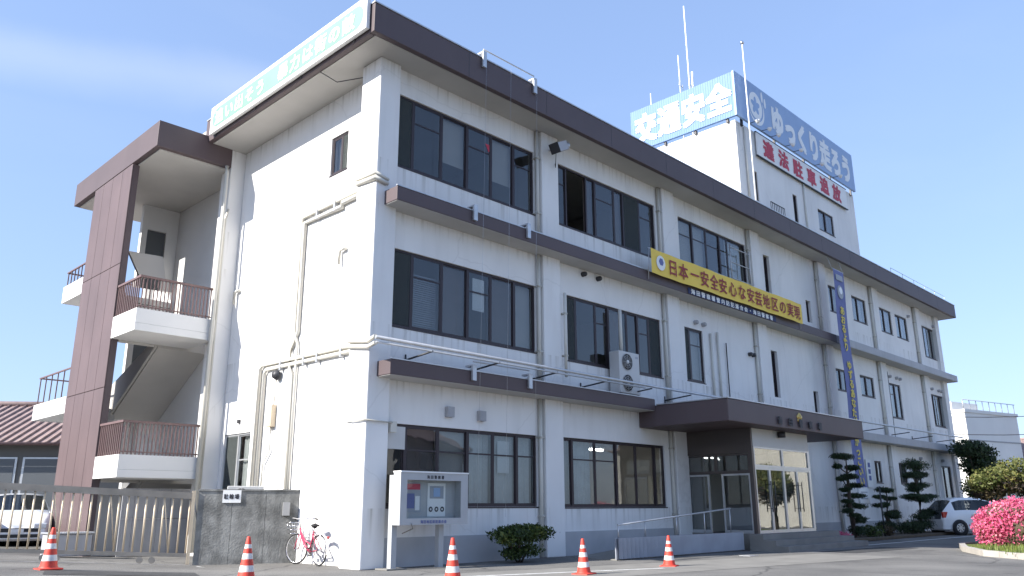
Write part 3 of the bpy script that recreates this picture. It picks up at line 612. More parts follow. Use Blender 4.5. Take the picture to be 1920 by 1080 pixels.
P(MB().tube([(XE - .1, .5, 11.45), (-.3, 1.4, 11.35), (-.66, 1.6, 11.56)], .012, 5), 'cable', 'dark_metal')
# long galvanised pipe on bracket arms above the lower band
P(MB().tube([(-.42, -.8, 4.60), (9.9, -.8, 4.57), (24, -.8, 4.62), (L - 1.5, -.8, 4.70)], .04, 8), 'long_pipe', 'galv')
P(MB().tube([(-.40, -.8, 4.50), (9.0, -.8, 4.49), (9.0, -.8, 4.485)], .02, 6), 'long_pipe', 'galv')
for i in range(12):
    x = 1.1 + i * 2.05 if i < 6 else 20.5 + (i - 6) * 3.1
    P(MB().tube([(x, YW, 4.42), (x, -.82, 4.50)], .022, 6).tube([(x, YW - .02, 4.3), (x, YW - .02, 4.55)], .02, 6), 'pipe_bracket', 'dark_metal')
# vents
for x, z in ((2.41, 3.36), (3.43, 3.34)):
    P(MB().box(x - .1, x + .1, YW - .12, YW, z - .12, z + .12).box(x - .07, x + .07, YW - .125, YW - .121, z - .1, z + .05), 'vent_hood', 'grey_band')
for x, z in ((7.48, 7.74), (8.17, 7.74), (13.4, 7.25), (13.9, 7.25), (17.0, 6.62), (17.25, 6.62), (30.8, 7.32), (31.7, 7.33), (32.15, 7.33), (36.8, 7.3), (37.9, 7.3), (38.3, 7.3), (34.6, 10.95), (38.5, 11.0), (33.6, 3.5), (36.9, 3.5)):
    P(MB().lathe([(.0, -.14), (.06, -.14), (.075, -.1), (.075, 0)], 12, (x, YW, z), 'y'), 'vent_cap', 'dark_metal' if x < 9 or 16 < x < 18 else 'grey_band')
for x, z0, z1 in ((14.3, 4.3, 7.0), (14.75, 4.3, 7.1), (15.3, 4.3, 6.8)): P(MB().tube([(x, YW - .06, z0), (x, YW - .06, z1)], .04 if x < 15 else .02, 8), 'riser_pipe', 'pipe' if x < 15 else 'dark_metal')
for x, z0, z1 in ((29.95, 8.3, 10.9), (30.35, 4.3, 7.5), (29.8, .3, 3.7)): P(MB().tube([(x, YW - .1, z0), (x, YW - .1, z1)], .035, 6), 'riser_pipe', 'dark_metal')

# ------------------------------------------------------------------ entrance: canopy, porch, doors, ramp
cx0, cx1, cy0, cz0, cz1 = 9.94, 19.15, -2.84, 3.48, 4.1
P(MB().bbox(cx0, cx1, cy0, YW - .01, cz0, cz1, .02), 'entrance_canopy', 'brown')
cn = P(MB().box(cx0 - .02, cx1 + .02, cy0 - .02, -.5, cz1 + .002, cz1 + .03), 'canopy_flashing', 'galv')
for i, ch in enumerate('海田警察署'):
    text(ch, (12.72 + i * .68, cy0 - .03, 3.56), (1, 0, 0), (0, 0, 1), .26, .26, .3, 'letter_dark', B, 'letter', 0.03, False, .025)
em = MB()
for k in range(5):
    a = math.pi / 2 + k * 2 * math.pi / 5; c = (14.22 + .09 * math.cos(a), 3.86 + .09 * math.sin(a))
    em.lathe([(0, -.05), (.04, -.045), (.07, -.02), (.075, 0)], 10, (c[0], cy0 - .002, c[1]), 'y')
em.lathe([(0, -.08), (.05, -.07), (.06, 0)], 12, (14.22, cy0 - .002, 3.86), 'y'); P(em, 'emblem', 'gold')
# porch
VX0, VX1, VY = 12.25, 16.0, -2.2; ZF, ZH = .45, 2.95
P(MB().box(VX0, VX1, VY, YW - .035, ZF - .45, ZF), 'porch_floor', 'concrete')
P(MB().box(VX0 + .08, VX1 - .002, VY - .01, VY + .12, ZH, cz0 - .002), 'porch_header', 'ac_white')
P(MB().box(VX0, VX0 + .12, VY + .122, YW - .035, 2.75, cz0 - .002), 'porch_header', 'frame_bronze')
P(MB().lathe([(0, -.05), (.12, -.05), (.12, .12), (.0, .12)], 14, (14.0, VY - .12, 3.33)), 'porch_lamp', 'dark_metal')
def glazed(a, b, z0, z1, mp, d, frame, bars=(), name='porch_glazing', handles=()):
    mb = MB()
    def bx(m, a, b, d0, d1, c, e):
        p, q = mp(a, d0, c), mp(b, d1, e); m.box(*sorted((p[0], q[0])), *sorted((p[1], q[1])), *sorted((p[2], q[2])))
    w = .05
    bx(mb, a, a + w, d, d + .06, z0, z1); bx(mb, b - w, b, d, d + .06, z0, z1); bx(mb, a + w, b - w, d, d + .06, z0, z0 + .09); bx(mb, a + w, b - w, d, d + .06, z1 - w, z1)
    for zb, t in bars: bx(mb, a + w, b - w, d + .002, d + .058, zb - t, zb + t)
    o = P(mb, name, frame)
    zz = [z0 + .09] + [zb for zb, t in bars] + [z1 - w]
    for i in range(len(zz) - 1):
        g = MB(); ta = bars[i - 1][1] if i else 0; tb = bars[i][1] if i < len(bars) else 0
        bx(g, a + w, b - w, d + .027, d + .033, zz[i] + ta, zz[i + 1] - tb); g.build('pane', 'glass_door', o)
    for h in handles:
        for dd in (d - .06, d + .12):
            pm = MB(); pm.tube([mp(h, dd, 1.05), mp(h, dd, 1.95)], .016, 8)
            for z in (1.15, 1.85): pm.tube([mp(h, dd, z), mp(h, d + .03, z)], .01, 6)
            pm.build('handle', 'dark_metal', o)
    return o
fw = (VX1 - VX0 - .16) / 4
for i in range(4):
    a = VX0 + .12 + i * fw + .003
    glazed(a, a + fw - .006, ZF, 2.32, FR, VY, 'frame_silver', (), 'entrance_door', ((a + fw - .12,) if i % 2 == 0 else (a + .12,)))
for i in range(2):
    a = VX0 + .12 + i * 2 * fw + .003
    glazed(a, a + 2 * fw - .006, 2.324, ZH - .003, FR, VY, 'frame_silver', (), 'transom_light')
P(MB().box(VX0, VX0 + .118, VY, VY + .12, ZF, cz0 - .004), 'porch_post', 'frame_bronze'); P(MB().box(VX1 - .04, VX1 + .05, VY, VY + .1, ZF, ZH), 'porch_post', 'frame_silver')
SD = lambda u, d, z: (d, u, z)
for a, b, nm in ((VY + .13, -1.12, 'porch_glazing'), (-.68, YW - .05, 'porch_glazing')): glazed(a, b, ZF, 2.16, SD, VX0 + .03, 'frame_silver', (), nm)
glazed(VY + .13, -.95, 2.165, 2.74, SD, VX0 + .035, 'frame_bronze', (), 'transom_light'); glazed(-.945, YW - .05, 2.165, 2.74, SD, VX0 + .035, 'frame_bronze', (), 'transom_light')
for a, b in ((VY + .13, -.9), (-.88, YW - .05)): glazed(a, b, ZF, 2.95, SD, VX1 - .02, 'frame_silver', ((1.6, .03),), 'porch_glazing')
P(MB().box(VX0 + .13, VX1 - .1, -.02, .02, ZF, 2.9), 'lobby_board', 'interior')
# steps and ramp
P(MB().box(11.72, 17.2, -3.35, VY - .002, 0, .15).box(11.72, 17.0, -3.0, VY - .004, .152, .30).box(11.72, 16.8, -2.62, VY - .006, .302, .448), 'entrance_steps', 'concrete')
rp = MB(); rp.prism([(5.9, 0.02), (11.7, .45), (11.7, .0), (5.9, 0)], 'y', -1.94, -.6); P(rp, 'ramp', 'concrete')
cl = MB(); N = 72
pts = [(5.86 + 5.84 * i / N, -2.0 + (.02 if i % 2 else -.035)) for i in range(N + 1)]
for i in range(N): cl.quad((*pts[i], .03), (*pts[i + 1], .03), (*pts[i + 1], .5), (*pts[i], .5))
cl.box(5.84, 11.72, -1.975, -1.945, .02, .505); P(cl, 'ramp_parapet', 'ramp_tin')
hr = MB().tube([(5.95, -1.96, .8), (11.2, -1.96, 1.16)], .022, 8)
hro = P(hr, 'handrail', 'galv')
for x in (5.97, 7.05, 8.45, 9.8, 11.15): MB().tube([(x, -1.96, .5), (x, -1.96, .8 + (x - 5.95) * .0686)], .018, 6).build('post', 'galv', hro)

# ------------------------------------------------------------------ stair tower
TX, TY0, TY1 = -2.21, 7.4, 14.1
P(MB().bbox(TX, -.003, TY0 - .01, TY1, 11.02, 11.8, .015), 'stair_roof_fascia', 'brown'); P(MB().box(TX + .15, .545, TY0 + .15, TY1 - .1, 10.985, 11.018), 'stair_ceiling', 'soffit')
P(MB().box(TX + .03, TX + .2, 9.07, 12.1, 0, 11.0), 'stair_screen_wall', 'brown')
zj = (0.02, 4.42, 7.95, 11.0); ny = 4; pw = 3.03 / ny; base = None
sw = bpy.data.objects['stair_screen_wall']
for j in range(3):
    b0 = None
    for i in range(ny):
        if b0 is None: b0 = MB().bbox(TX, TX + .028, 9.075, 9.075 + pw - .018, zj[j] + .008, zj[j + 1] - .008, .006).build('panel', 'brown_panel', sw)
        else: share(b0, 'panel', sw, (0, i * pw, 0))
def landing(y0, y1, z0, z1, zr, xr=-.02, side=True):
    o = P(MB().bbox(TX, xr, y0, y1, z0, z0 + .2, .01), 'landing', 'wall_plain')
    MB().box(TX, xr, y0, y0 + .12, z0 + .202, z1).box(TX, TX + .12, y0 + .121, y1, z0 + .202, z1).build('parapet', 'wall_plain', o)
    r = P(MB().box(TX + .02, xr, y0 + .03, y0 + .09, zr - .06, zr).box(TX + .02, TX + .09, y0 + .091, y1, zr - .06, zr).box(TX + .02, xr, y0 + .04, y0 + .08, z1 + .06, z1 + .09), 'landing_railing', 'rail_brown')
    b0 = None; n = 21
    for i in range(n):
        x = TX + .12 + (xr - TX - .2) * i / (n - 1)
        if b0 is None: x00 = x; b0 = MB().box(x - .014, x + .014, y0 + .045, y0 + .075, z1, zr - .06).build('baluster', 'rail_brown', r)
        else: share(b0, 'baluster', r, (x - x00, 0, 0))
    n = 12; b0 = None
    for i in range(n):
        y = y0 + .14 + (y1 - y0 - .2) * i / (n - 1)
        if b0 is None: y00 = y; b0 = MB().box(TX + .04, TX + .07, y - .014, y + .014, z1, zr - .06).build('baluster', 'rail_brown', r)
        else: share(b0, 'baluster', r, (0, y - y00, 0))
landing(7.42, 9.06, 5.76, 6.36, 7.28); landing(7.42, 9.06, 1.98, 2.55, 3.42)
def floor_landing(y1, z0, z1, zr):
    o = P(MB().bbox(TX, .54, 12.1, y1, z0, z0 + .2, .01), 'landing', 'wall_plain')
    MB().box(TX, TX + .12, 12.11, y1, z0 + .202, z1).box(TX + .12, 0, y1 - .12, y1, z0 + .202, z1).build('parapet', 'wall_plain', o)
    r = P(MB().box(TX + .03, TX + .08, 12.12, y1 - .05, zr - .04, zr).box(TX + .08, 0, y1 - .1, y1 - .05, zr - .04, zr), 'landing_railing', 'rail_brown')
    for i in range(6): y = 12.2 + (y1 - 12.35) * i / 5; MB().box(TX + .04, TX + .07, y - .012, y + .012, z1, zr - .04).build('baluster', 'rail_brown', r)
floor_landing(13.9, 7.62, 8.16, 8.66); floor_landing(15.2, 3.96, 4.46, 5.35)
def flight(x0, x1, ya, za, yb, zb):
    n = 10; mb = MB()
    poly = [(ya, za - .28), (yb, zb - .28)]
    for i in range(n, 0, -1):
        y1, y0 = ya + (yb - ya) * i / n, ya + (yb - ya) * (i - 1) / n; z = za + (zb - za) * i / n
        poly += [(y1, z), (y0, z)]
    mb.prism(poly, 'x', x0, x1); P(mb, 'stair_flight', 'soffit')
flight(TX + .22, -1.0, 9.06, 5.96, 12.1, 7.82); flight(-.9, .54, 12.1, 4.16, 9.06, 5.96)
flight(TX + .22, -1.0, 9.06, 2.18, 12.1, 4.16); flight(-.9, .54, 12.1, .1, 9.06, 2.18)
for z in (8.17, 4.47):
    P(MB().box(-.64, -.46, 12.12, 12.3, z, 11.0 if z > 8 else 7.6).box(.16, .545, 12.12, 12.3, z, 11.0 if z > 8 else 7.6).box(-.459, .159, 12.12, 12.3, z + 2.0, 11.0 if z > 8 else 7.6), 'stair_back_wall', 'wall_plain')
    P(MB().box(-.459, .159, 12.2, 12.25, z, z + 1.995), 'stair_door', 'far_dark')
tp = MB(); tp.prism([(-1.72, 8.62), (-.7, 8.66), (-.55, 7.98), (-1.3, 7.88)], 'y', 9.95, 10.05); P(tp, 'stair_parapet', 'soffit')
for za, zb in ((5.96, 4.16), (2.18, .1)):
    q = MB(); q.prism([(9.07, za - .25), (12.1, zb - .25), (12.1, zb + .75), (9.07, za + .02)], 'x', -.98, -.905); P(q, 'stair_parapet', 'soffit')
for y, z in ((8.0, 7.0), (7.9, 4.5)): P(MB().bbox(.44, .549, y, y + .12, z, z + .08, .01), 'stair_lamp', 'dark_metal')
P(MB().box(-1.9, -.1, 9.5, 9.6, 0, 1.7), 'under_stair_wall', 'wall_plain')

# ------------------------------------------------------------------ rooftop block
PX0, PX1, PYF, PYB, PZ = 17.55, 29.2, .2, 5.3, 16.35
POP = [(18.66, 19.05, 13.2, 14.5), (22.2, 22.6, 13.1, 14.45), (24.7, 26.35, 13.45, 14.45)]
P(wall_cells(POP, PX0, PX1, 12.2, PZ, PYF, PYF + .15, FR), 'rooftop_block_wall', 'wall_white')
P(MB().box(PX0, PX0 + .15, PYF + .151, PYB, 12.2, PZ).box(PX1 - .15, PX1, PYF + .151, PYB, 12.2, PZ).box(PX0, PX1, PYB + .001, PYB + .15, 12.2, PZ), 'rooftop_block_wall', 'wall_white')
P(MB().box(PX0 + .16, PX1 - .16, PYF + .16, PYB, PZ - .2, PZ - .01), 'rooftop_block_roof', 'concrete')
for q in POP[:2]: window(q, [(0, 1, 'n')], PYF + .05, sill=False)
window(POP[2], [(0, .5, 'b'), (.5, 1, 'n')], PYF + .04)
P(MB().tube([(18.15, PYF - .05, 12.3), (18.15, PYF - .05, 16.2)], .04, 8), 'downpipe', 'pipe'); P(MB().tube([(23.3, PYF - .05, 12.3), (23.3, PYF - .05, 15.2)], .04, 8), 'downpipe', 'pipe')
rr = P(MB().tube([(19.2, -.2, 13.15), (20.4, -.2, 13.15)], .02, 6).tube([(19.2, -.2, 12.75), (20.4, -.2, 12.75)], .02, 6), 'roof_edge_railing', 'dark_metal')
for i in range(9): x = 19.2 + i * .15; MB().tube([(x, -.2, 12.3), (x, -.2, 13.15)], .014, 6).build('baluster', 'dark_metal', rr)
# thin roof-edge rail and lightning wire further along
P(MB().tube([(30.5, -.7, 12.62), (38.5, -.7, 12.62)], .012, 5), 'lightning_wire', 'galv')
for i in range(6): P(MB().tube([(30.5 + i * 1.6, -.7, 12.36), (30.5 + i * 1.6, -.7, 12.62)], .012, 5), 'wire_post', 'galv')
# ------------------------------------------------------------------ signs
def shift(v, k): return tuple(a * k for a in v)
# slogan board on the left eave
s = thing('slogan_board', 'long white eave board with pale green strip and white slogan lettering', 'sign', (-.85, 3.2, 11.66))
MB().bbox(-.90, -.80, -.62, 7.08, 11.68, 12.52, .01).build('board', 'sign_white', s)
poly = []
r0, za, zb, ya, yb = .3, 11.80, 12.40, -.5, 6.95
for k in range(13): a = -math.pi / 2 + math.pi * k / 12; poly.append((yb - .3 + .3 * math.cos(a), 12.1 + .3 * math.sin(a)))
for k in range(13): a = math.pi / 2 + math.pi * k / 12; poly.append((ya + .3 + .3 * math.cos(a), 12.1 + .3 * math.sin(a)))
MB().prism(poly, 'x', -.906, -.899).build('green_strip', 'sign_green', s)
text('追い出そう 暴力は街の敵', (-.908, 6.78, 11.86), (0, -1, 0), (0, 0, 1), .52, .46, .585, 'sign_white', s, bold=.03, thick=.004)
for y in (0, 2.3, 4.6, 6.9): MB().box(-.80, -.776, y - .03, y + .03, 11.62, 12.3).build('bracket', 'dark_metal', s)

# rooftop signs
s = thing('corrugated_roof_sign', 'light blue corrugated rooftop sign with four large white characters, facing the street corner', 'sign', (17.4, 2.6, 16.4))
cb = MB(); N = 180; y0, y1 = .02, 5.2
for i in range(N):
    a, b = y0 + (y1 - y0) * i / N, y0 + (y1 - y0) * (i + 1) / N; xa, xb = (17.385 + (.014 if i % 4 < 2 else 0)), (17.385 + (.014 if (i + 1) % 4 < 2 else 0))
    cb.quad((xa, a, 16.45), (xb, b, 16.45), (xb, b, 18.42), (xa, a, 18.42))
cb.box(17.44, 17.5, y0, y1, 16.45, 18.42); cb.build('panel', 'sign_blue_sunlit', s)
text('交通安全', (17.372, 4.98, 16.72), (0, -1, 0), (0, 0, 1), 1.17, 1.42, 1.21, 'sign_white', s, bold=.045, thick=.004)
for y in (.5, 2.0, 3.5, 5.0): MB().box(17.45, 17.56, y - .05, y + .05, 16.30, 16.449).build('bracket', 'dark_metal', s)
s = thing('slogan_roof_sign', 'long blue rooftop sign with rounded white lettering and a round leaf emblem, facing the forecourt', 'sign', (23.3, .1, 16.4))
MB().bbox(17.38, 29.1, .0, .1, 16.45, 18.45, .01).build('panel', 'sign_blue', s)
lt = text('ゆっくり走ろう', (20.35, -.006, 16.68), (1, 0, 0), (0, 0, 1), 1.2, 1.5, 1.2, 'letter_white', s, bold=.05, thick=.004)
# emblem: an open ring, a five-lobed leaf inside and two drops beside it
cx, cz, K = 19.05, 17.45, 26
e = MB()
for i in range(K):
    a, b = math.radians(200 + 190 * i / K), math.radians(200 + 190 * (i + 1) / K); t0, t1 = .16 * math.sin(math.pi * (i + .3) / (K + .6)), .16 * math.sin(math.pi * (i + 1.3) / (K + .6))
    e.quad((cx + .72 * math.cos(a) * .9, -.006, cz + .72 * math.sin(a)), (cx + (.72 + t0) * math.cos(a) * .9, -.006, cz + (.72 + t0) * math.sin(a)), (cx + (.72 + t1) * math.cos(b) * .9, -.006, cz + (.72 + t1) * math.sin(b)), (cx + .72 * math.cos(b) * .9, -.006, cz + .72 * math.sin(b)))
e.build('emblem_ring', 'letter_white', s)
MB().lathe([(0, 0), (.62, 0)], 28, (0, 0, 0), 'y', sm=False, T=Matrix.Translation((cx, -.006, cz)) @ Matrix.Diagonal((.9, 1, 1, 1))).build('emblem_disc', 'letter_white', s)
lf = MB(); pts = []
for i in range(60):
    a = 2 * math.pi * i / 60 + math.pi / 2; rr_ = .28 + .20 * abs(math.cos(2.5 * (a - math.pi / 2))) ** 1.5 - .06; pts.append((cx - .02 + rr_ * math.cos(a) * .9, cz + rr_ * math.sin(a)))
n = len(pts); lf.v = [(p[0], -.010, p[1]) for p in pts] + [(cx - .02, -.010, cz)]; lf.f = [(i, (i + 1) % n, n) for i in range(n)]; lf.build('emblem_leaf', 'sign_blue', s)
for dx, dz, h in ((.62, .62, .26), (.86, .42, .24)):
    m = MB(); P8 = [(cx + dx + .09 * math.cos(t * math.pi / 6), cz + dz + h * math.sin(t * math.pi / 6)) for t in range(12)]
    m.v = [(p[0], -.006, p[1]) for p in P8]; m.f = [tuple(range(12))]; m.build('emblem_drop', 'letter_white', s)
for x in (18, 20.8, 23.6, 26.4, 28.8): MB().box(x - .04, x + .04, .11, .199, 16.2, 16.6).build('bracket', 'dark_metal', s)
s = thing('parking_sign', 'white sign with six red characters below the blue rooftop sign', 'sign', (23.5, .12, 15.3))
MB().bbox(19.05, 28.0, .08, .14, 15.25, 16.28, .008).build('board', 'sign_white', s)
for z in (15.22, 16.285): MB().box(19.0, 28.05, .07, .15, z, z + .03).build('edge_trim', 'dark_metal', s)
text('違法駐車追放', (19.55, .074, 15.36), (1, 0, 0), (0, 0, 1), .95, .82, 1.36, 'letter_red', s, bold=.045, thick=.004)
for i, x in enumerate((18.4, 19.4, 20.2, 21.5, 22.3, 24.4, 26.4)):
    t = thing('floodlight', 'small white floodlight on an arm above the red lettered sign, ' + ['leftmost of the row', 'second from the left', 'third from the left', 'fourth from the left', 'third from the right', 'second from the right', 'rightmost of the row'][i], 'lamp', (x, -.35, 16.35), group='floodlights over the sign')
    MB().tube([(x, .0, 16.42), (x, -.3, 16.40)], .015, 5).build('arm', 'dark_metal', t)
    MB().lathe([(0, -.12), (.05, -.12), (.11, .0), (.1, .01), (0, -.03)], 12, (x, -.36, 16.42)).build('lamp_head', 'sign_white', t)

# yellow banner, its dark foot strip
s = thing('yellow_banner', 'long yellow cloth banner with maroon characters hung along the upper band', 'banner', (15, -.6, 8.1))
YB = -.62; NB = 60; BX0, BX1 = 9.85, 20.15
def by(x): return YB - .018 * math.sin(x * 2.1) - .012 * math.sin(x * 5.3)
m = MB()
for i in range(NB):
    a, b = BX0 + (BX1 - BX0) * i / NB, BX0 + (BX1 - BX0) * (i + 1) / NB
    m.quad((a, by(a), 8.14), (b, by(b), 8.14), (b, by(b), 8.93), (a, by(a), 8.93), sm=True)
m.build('cloth', 'banner_yellow', s)
for i, ch in enumerate('日本一安全安心な安芸地区の実現'):
    x = 10.78 + i * .615; text(ch, (x, by(x + .3) - .03, 8.26), (1, 0, 0), (0, 0, 1), .55, .56, .6, 'letter_maroon', s, bold=.012)
e = MB().lathe([(0, 0), (.24, 0)], 24, (10.38, by(10.38) - .03, 8.54), 'y', sm=False); e.build('badge', 'sign_white', s)
MB().lathe([(0, 0), (.13, 0)], 6, (10.40, by(10.4) - .035, 8.58), 'y', sm=False).build('badge_figure', 'banner_blue', s)
MB().tube([(BX0, -.55, 8.95), (BX1, -.55, 8.95)], .018, 6).build('top_cord', 'galv', s)
for x in (BX0 + .02, BX1 - .02): MB().tube([(x, -.5, 7.95), (x, -.57, 8.95)], .014, 6).build('end_pole', 'galv', s)
s = thing('name_strip', 'narrow dark strip with small white characters under the yellow banner', 'banner', (15, -.5, 7.9))
MB().box(12.1, 18.1, -.497, -.485, 7.92, 8.125).build('cloth', 'banner_navy', s)
text('海田警察署管内防犯連合会・海田警察署', (12.25, -.502, 7.925), (1, 0, 0), (0, 0, 1), .24, .19, .315, 'letter_white', s, bold=.03)

# tall blue banner
s = thing('tall_banner', 'tall narrow blue banner with yellow vertical lettering hanging past three storeys', 'banner', (23.65, -.75, 1.8))
m = MB(); NB = 48; bx = lambda z: -.80 - .03 * math.sin(z * 1.3) + (-.0)
for i in range(NB):
    a, b = 1.95 + (11.0 - 1.95) * i / NB, 1.95 + (11.0 - 1.95) * (i + 1) / NB
    m.quad((23.1, bx(a), a), (24.15, bx(a), a), (24.15, bx(b), b), (23.1, bx(b), b), sm=True)
m.build('cloth', 'banner_blue', s)
for i, ch in enumerate('あおるより ゆずるあなたが かっこいい'):
    z = 9.05 - i * .392; text(ch, (23.4, bx(z + .2) - .035, z), (1, 0, 0), (0, 0, 1), .46, .40, .4, 'letter_yellow', s, bold=.03)
MB().lathe([(0, 0), (.3, 0)], 18, (23.62, bx(10.1) - .02, 10.05), 'y', sm=False).build('picture_disc', 'blind_grey', s)
MB().box(23.25, 23.95, bx(10.7) - .03, bx(10.7) - .025, 10.55, 10.8).build('picture_strip', 'blind_grey', s)
MB().lathe([(0, 0), (.16, 0)], 12, (23.66, bx(10.1) - .026, 10.12), 'y', sm=False).build('picture_face', 'letter_white', s)
MB().tube([(23.02, -.8, 11.02), (24.23, -.8, 11.02)], .02, 6).build('top_rod', 'galv', s)
for x in (23.05, 24.2): MB().tube([(x, -.8, 11.02), (x, -.65, 11.58)], .008, 5).build('hanging_cord', 'galv', s)
s = thing('foot_board', 'white board hanging below the blue banner', 'sign', (23.65, -.78, 1.25)); MB().box(23.15, 24.1, -.86, -.84, 1.32, 1.90).build('board', 'sign_white', s)
for z in (1.75, 1.62, 1.5): MB().box(23.3, 23.95, -.864, -.861, z - .02, z + .02).build('text_line', 'blind_grey', s)
MB().tube([(23.1, -.83, 1.95), (23.1, -.83, 1.3), (24.15, -.83, 1.3), (24.15, -.83, 1.95)], .012, 5).build('cord', 'galv', s)

# loudspeaker, banner hooks, air conditioners
s = thing('loudspeaker', 'grey horn loudspeaker under the eave on the second column', 'loudspeaker', (6.0, -.1, 10.85))
T = Matrix.Translation((5.95, -.42, 11.08)) @ Matrix.Rotation(math.radians(-28), 4, 'Y') @ Matrix.Rotation(math.radians(10), 4, 'Z')
MB().box(-.34, .22, -.14, .14, -.13, .13, T).build('horn_body', 'grey_band', s); MB().lathe([(0, .22), (.1, .22), (.06, .34), (.12, .42), (.05, .5)], 12, (0, 0, 0), 'x', T=T).build('driver', 'galv', s)
MB().box(-.36, -.342, -.15, .15, -.15, .15, T).build('mouth', 'dark_metal', s); MB().tube([(5.95, -.42, 11.08), (5.95, -.0, 11.1)], .025, 6).build('bracket', 'galv', s); MB().tube([(5.8, -.4, 10.95), (6.1, -.1, 10.6), (6.3, .1, 10.95)], .008, 5).build('cable', 'dark_metal', s)
s = thing('banner_hanger', 'steel banner hanging frame with cords down the front of the building', 'hanger', (3.5, -.85, 4.1))
for z, zt in ((12.36, 12.05), (8.24, 7.98), (4.28, 4.05)):
    yy = -.78 if z > 10 else -.49
    for x in (2.6, 4.5): MB().box(x - .06, x + .06, yy - .06, yy - .003, zt, z + .1).box(x - .06, x + .06, yy - .06, yy + .2, z + .1, z + .14).build('hook_plate', 'galv', s)
    if z > 10 or z < 5: MB().tube([(2.6, yy, z + .22), (4.5, yy, z + .22)], .018, 6).build('hanging_bar', 'galv', s)
for x in (2.66, 3.55, 4.55): MB().tube([(x, -.84, 12.4), (x, -.6, 1.0)], .0035, 4).build('cord', 'galv', s)
def aircon(name, label, loc, w, d, h, fans, rz=0.0):
    t = thing(name, label, 'air conditioner', loc, rz, world=False)
    MB().bbox(-w / 2, w / 2, -d / 2, d / 2, .06, h, .015).build('casing', 'ac_white', t)
    for i in range(fans):
        zc = .06 + (h - .06) * (i + .5) / fans; R = min(.24, (h - .1) / fans / 2 - .03); xc = -w * .12
        MB().lathe([(0, 0), (R, 0), (R, .012), (0, .012)], 24, (xc, -d / 2 - .014, zc), 'y').build('fan_opening', 'dark_metal', t)
        g = MB()
        for k in range(1, 5): g.tube([(xc + R * k / 4 * math.cos(a * math.pi / 12), -d / 2 - .02, zc + R * k / 4 * math.sin(a * math.pi / 12)) for a in range(25)], .006, 4, cap=False)
        for k in range(8): a = k * math.pi / 4; g.tube([(xc, -d / 2 - .022, zc), (xc + R * math.cos(a), -d / 2 - .022, zc + R * math.sin(a))], .005, 4)
        g.build('fan_guard', 'ac_white', t); MB().lathe([(0, 0), (.05, 0), (.05, -.02), (0, -.03)], 12, (xc, -d / 2 - .024, zc), 'y').build('fan_hub', 'sign_white', t)
    for x in (-w / 2 + .08, w / 2 - .08): MB().box(x - .04, x + .04, -d / 2 + .02, d / 2 - .02, 0, .06).build('foot', 'dark_metal', t)
    MB().box(w / 2 - .2, w / 2 - .06, -d / 2 - .004, -d / 2 - .001, h - .16, h - .1).build('name_plate', 'blind_grey', t)
    return t
ac = aircon('air_conditioner', 'tall twin fan outdoor air conditioner standing on the lower brown band', (8.95, -.14, 4.30), .98, .36, 1.28, 2)
MB().tube([(.0, .1, 1.28), (.0, .1, 2.6)], .055, 10).build('hose_duct', 'pipe', ac)
aircon('air_conditioner', 'low white outdoor air conditioner behind the stained concrete wall by the side door', (-.1, 4.75, 1.12), .85, .3, .62, 1, -.45)
pd = MB().box(-.55, .35, 4.45, 5.05, 0, 1.118); pd.build('unit_plinth', 'concrete', B)

# masts on the rooftop block
def mast(label, x, y, z0, z1, r, extra=None, lean=0.0):
    t = thing('antenna_mast', label, 'antenna', (x, y, z0), group='masts on the rooftop block')
    MB().tube([(x, y, z0), (x + lean, y, z1)], r, 8, rs=[r, r * .55]).build('pole', 'letter_white', t)
    if extra:
        for z, ln in extra: MB().tube([(x - ln, y, z), (x + ln, y, z)], .018, 5).tube([(x - ln, y, z - .18), (x - ln, y, z + .18)], .014, 5).tube([(x + ln, y, z - .14), (x + ln, y, z + .14)], .014, 5).build('cross_arm', 'galv', t)
    return t
mast('tallest thin white whip antenna on the rooftop block', 21.05, 4.2, 16.3, 25.2, .05, None, -.12)
mast('stout antenna mast with short cross arms beside the tallest whip', 21.3, 4.2, 16.3, 21.7, .09, ((20.9, .3), (20.4, .3)))
mast('bent slim whip antenna left of the tallest antenna', 20.2, 4.2, 16.3, 22.1, .04, ((20.5, .15),), -.1)
mast('shortest whip antenna at the left end of the rooftop sign', 17.6, 4.2, 16.36, 19.1, .03)
t = mast('flagpole with a ball cap at the corner of the two rooftop signs', 17.85, -.25, 12.4, 19.75, .04)
MB().lathe([(0, 0), (.07, .0), (.085, .06), (.05, .12), (0, .14)], 10, (17.85, -.25, 19.75)).build('ball_cap', 'chrome', t)

# lit tubes in the ground floor office behind bay two
for y, lb in ((1.6, 'nearest'), (2.8, 'middle'), (4.0, 'farthest')):
    t = thing('tube_lamp', 'lit fluorescent ceiling lamp in the ground floor office, %s of three rows' % lb, 'lamp', (8.9, y, 2.88), group='office ceiling lamps')
    MB().box(7.75, 10.05, y - .06, y + .06, 2.94, 3.0).build('lamp_body', 'sign_white', t)
    for x in (7.9, 9.9): MB().tube([(x, y, 3.0), (x, y, 3.55)], .012, 5).build('hanger_rod', 'galv', t)
    for x in (8.3, 9.5): MB().tube([(x - .5, y, 2.9), (x + .5, y, 2.9)], .026, 8).build('tube', 'tube_light', t)

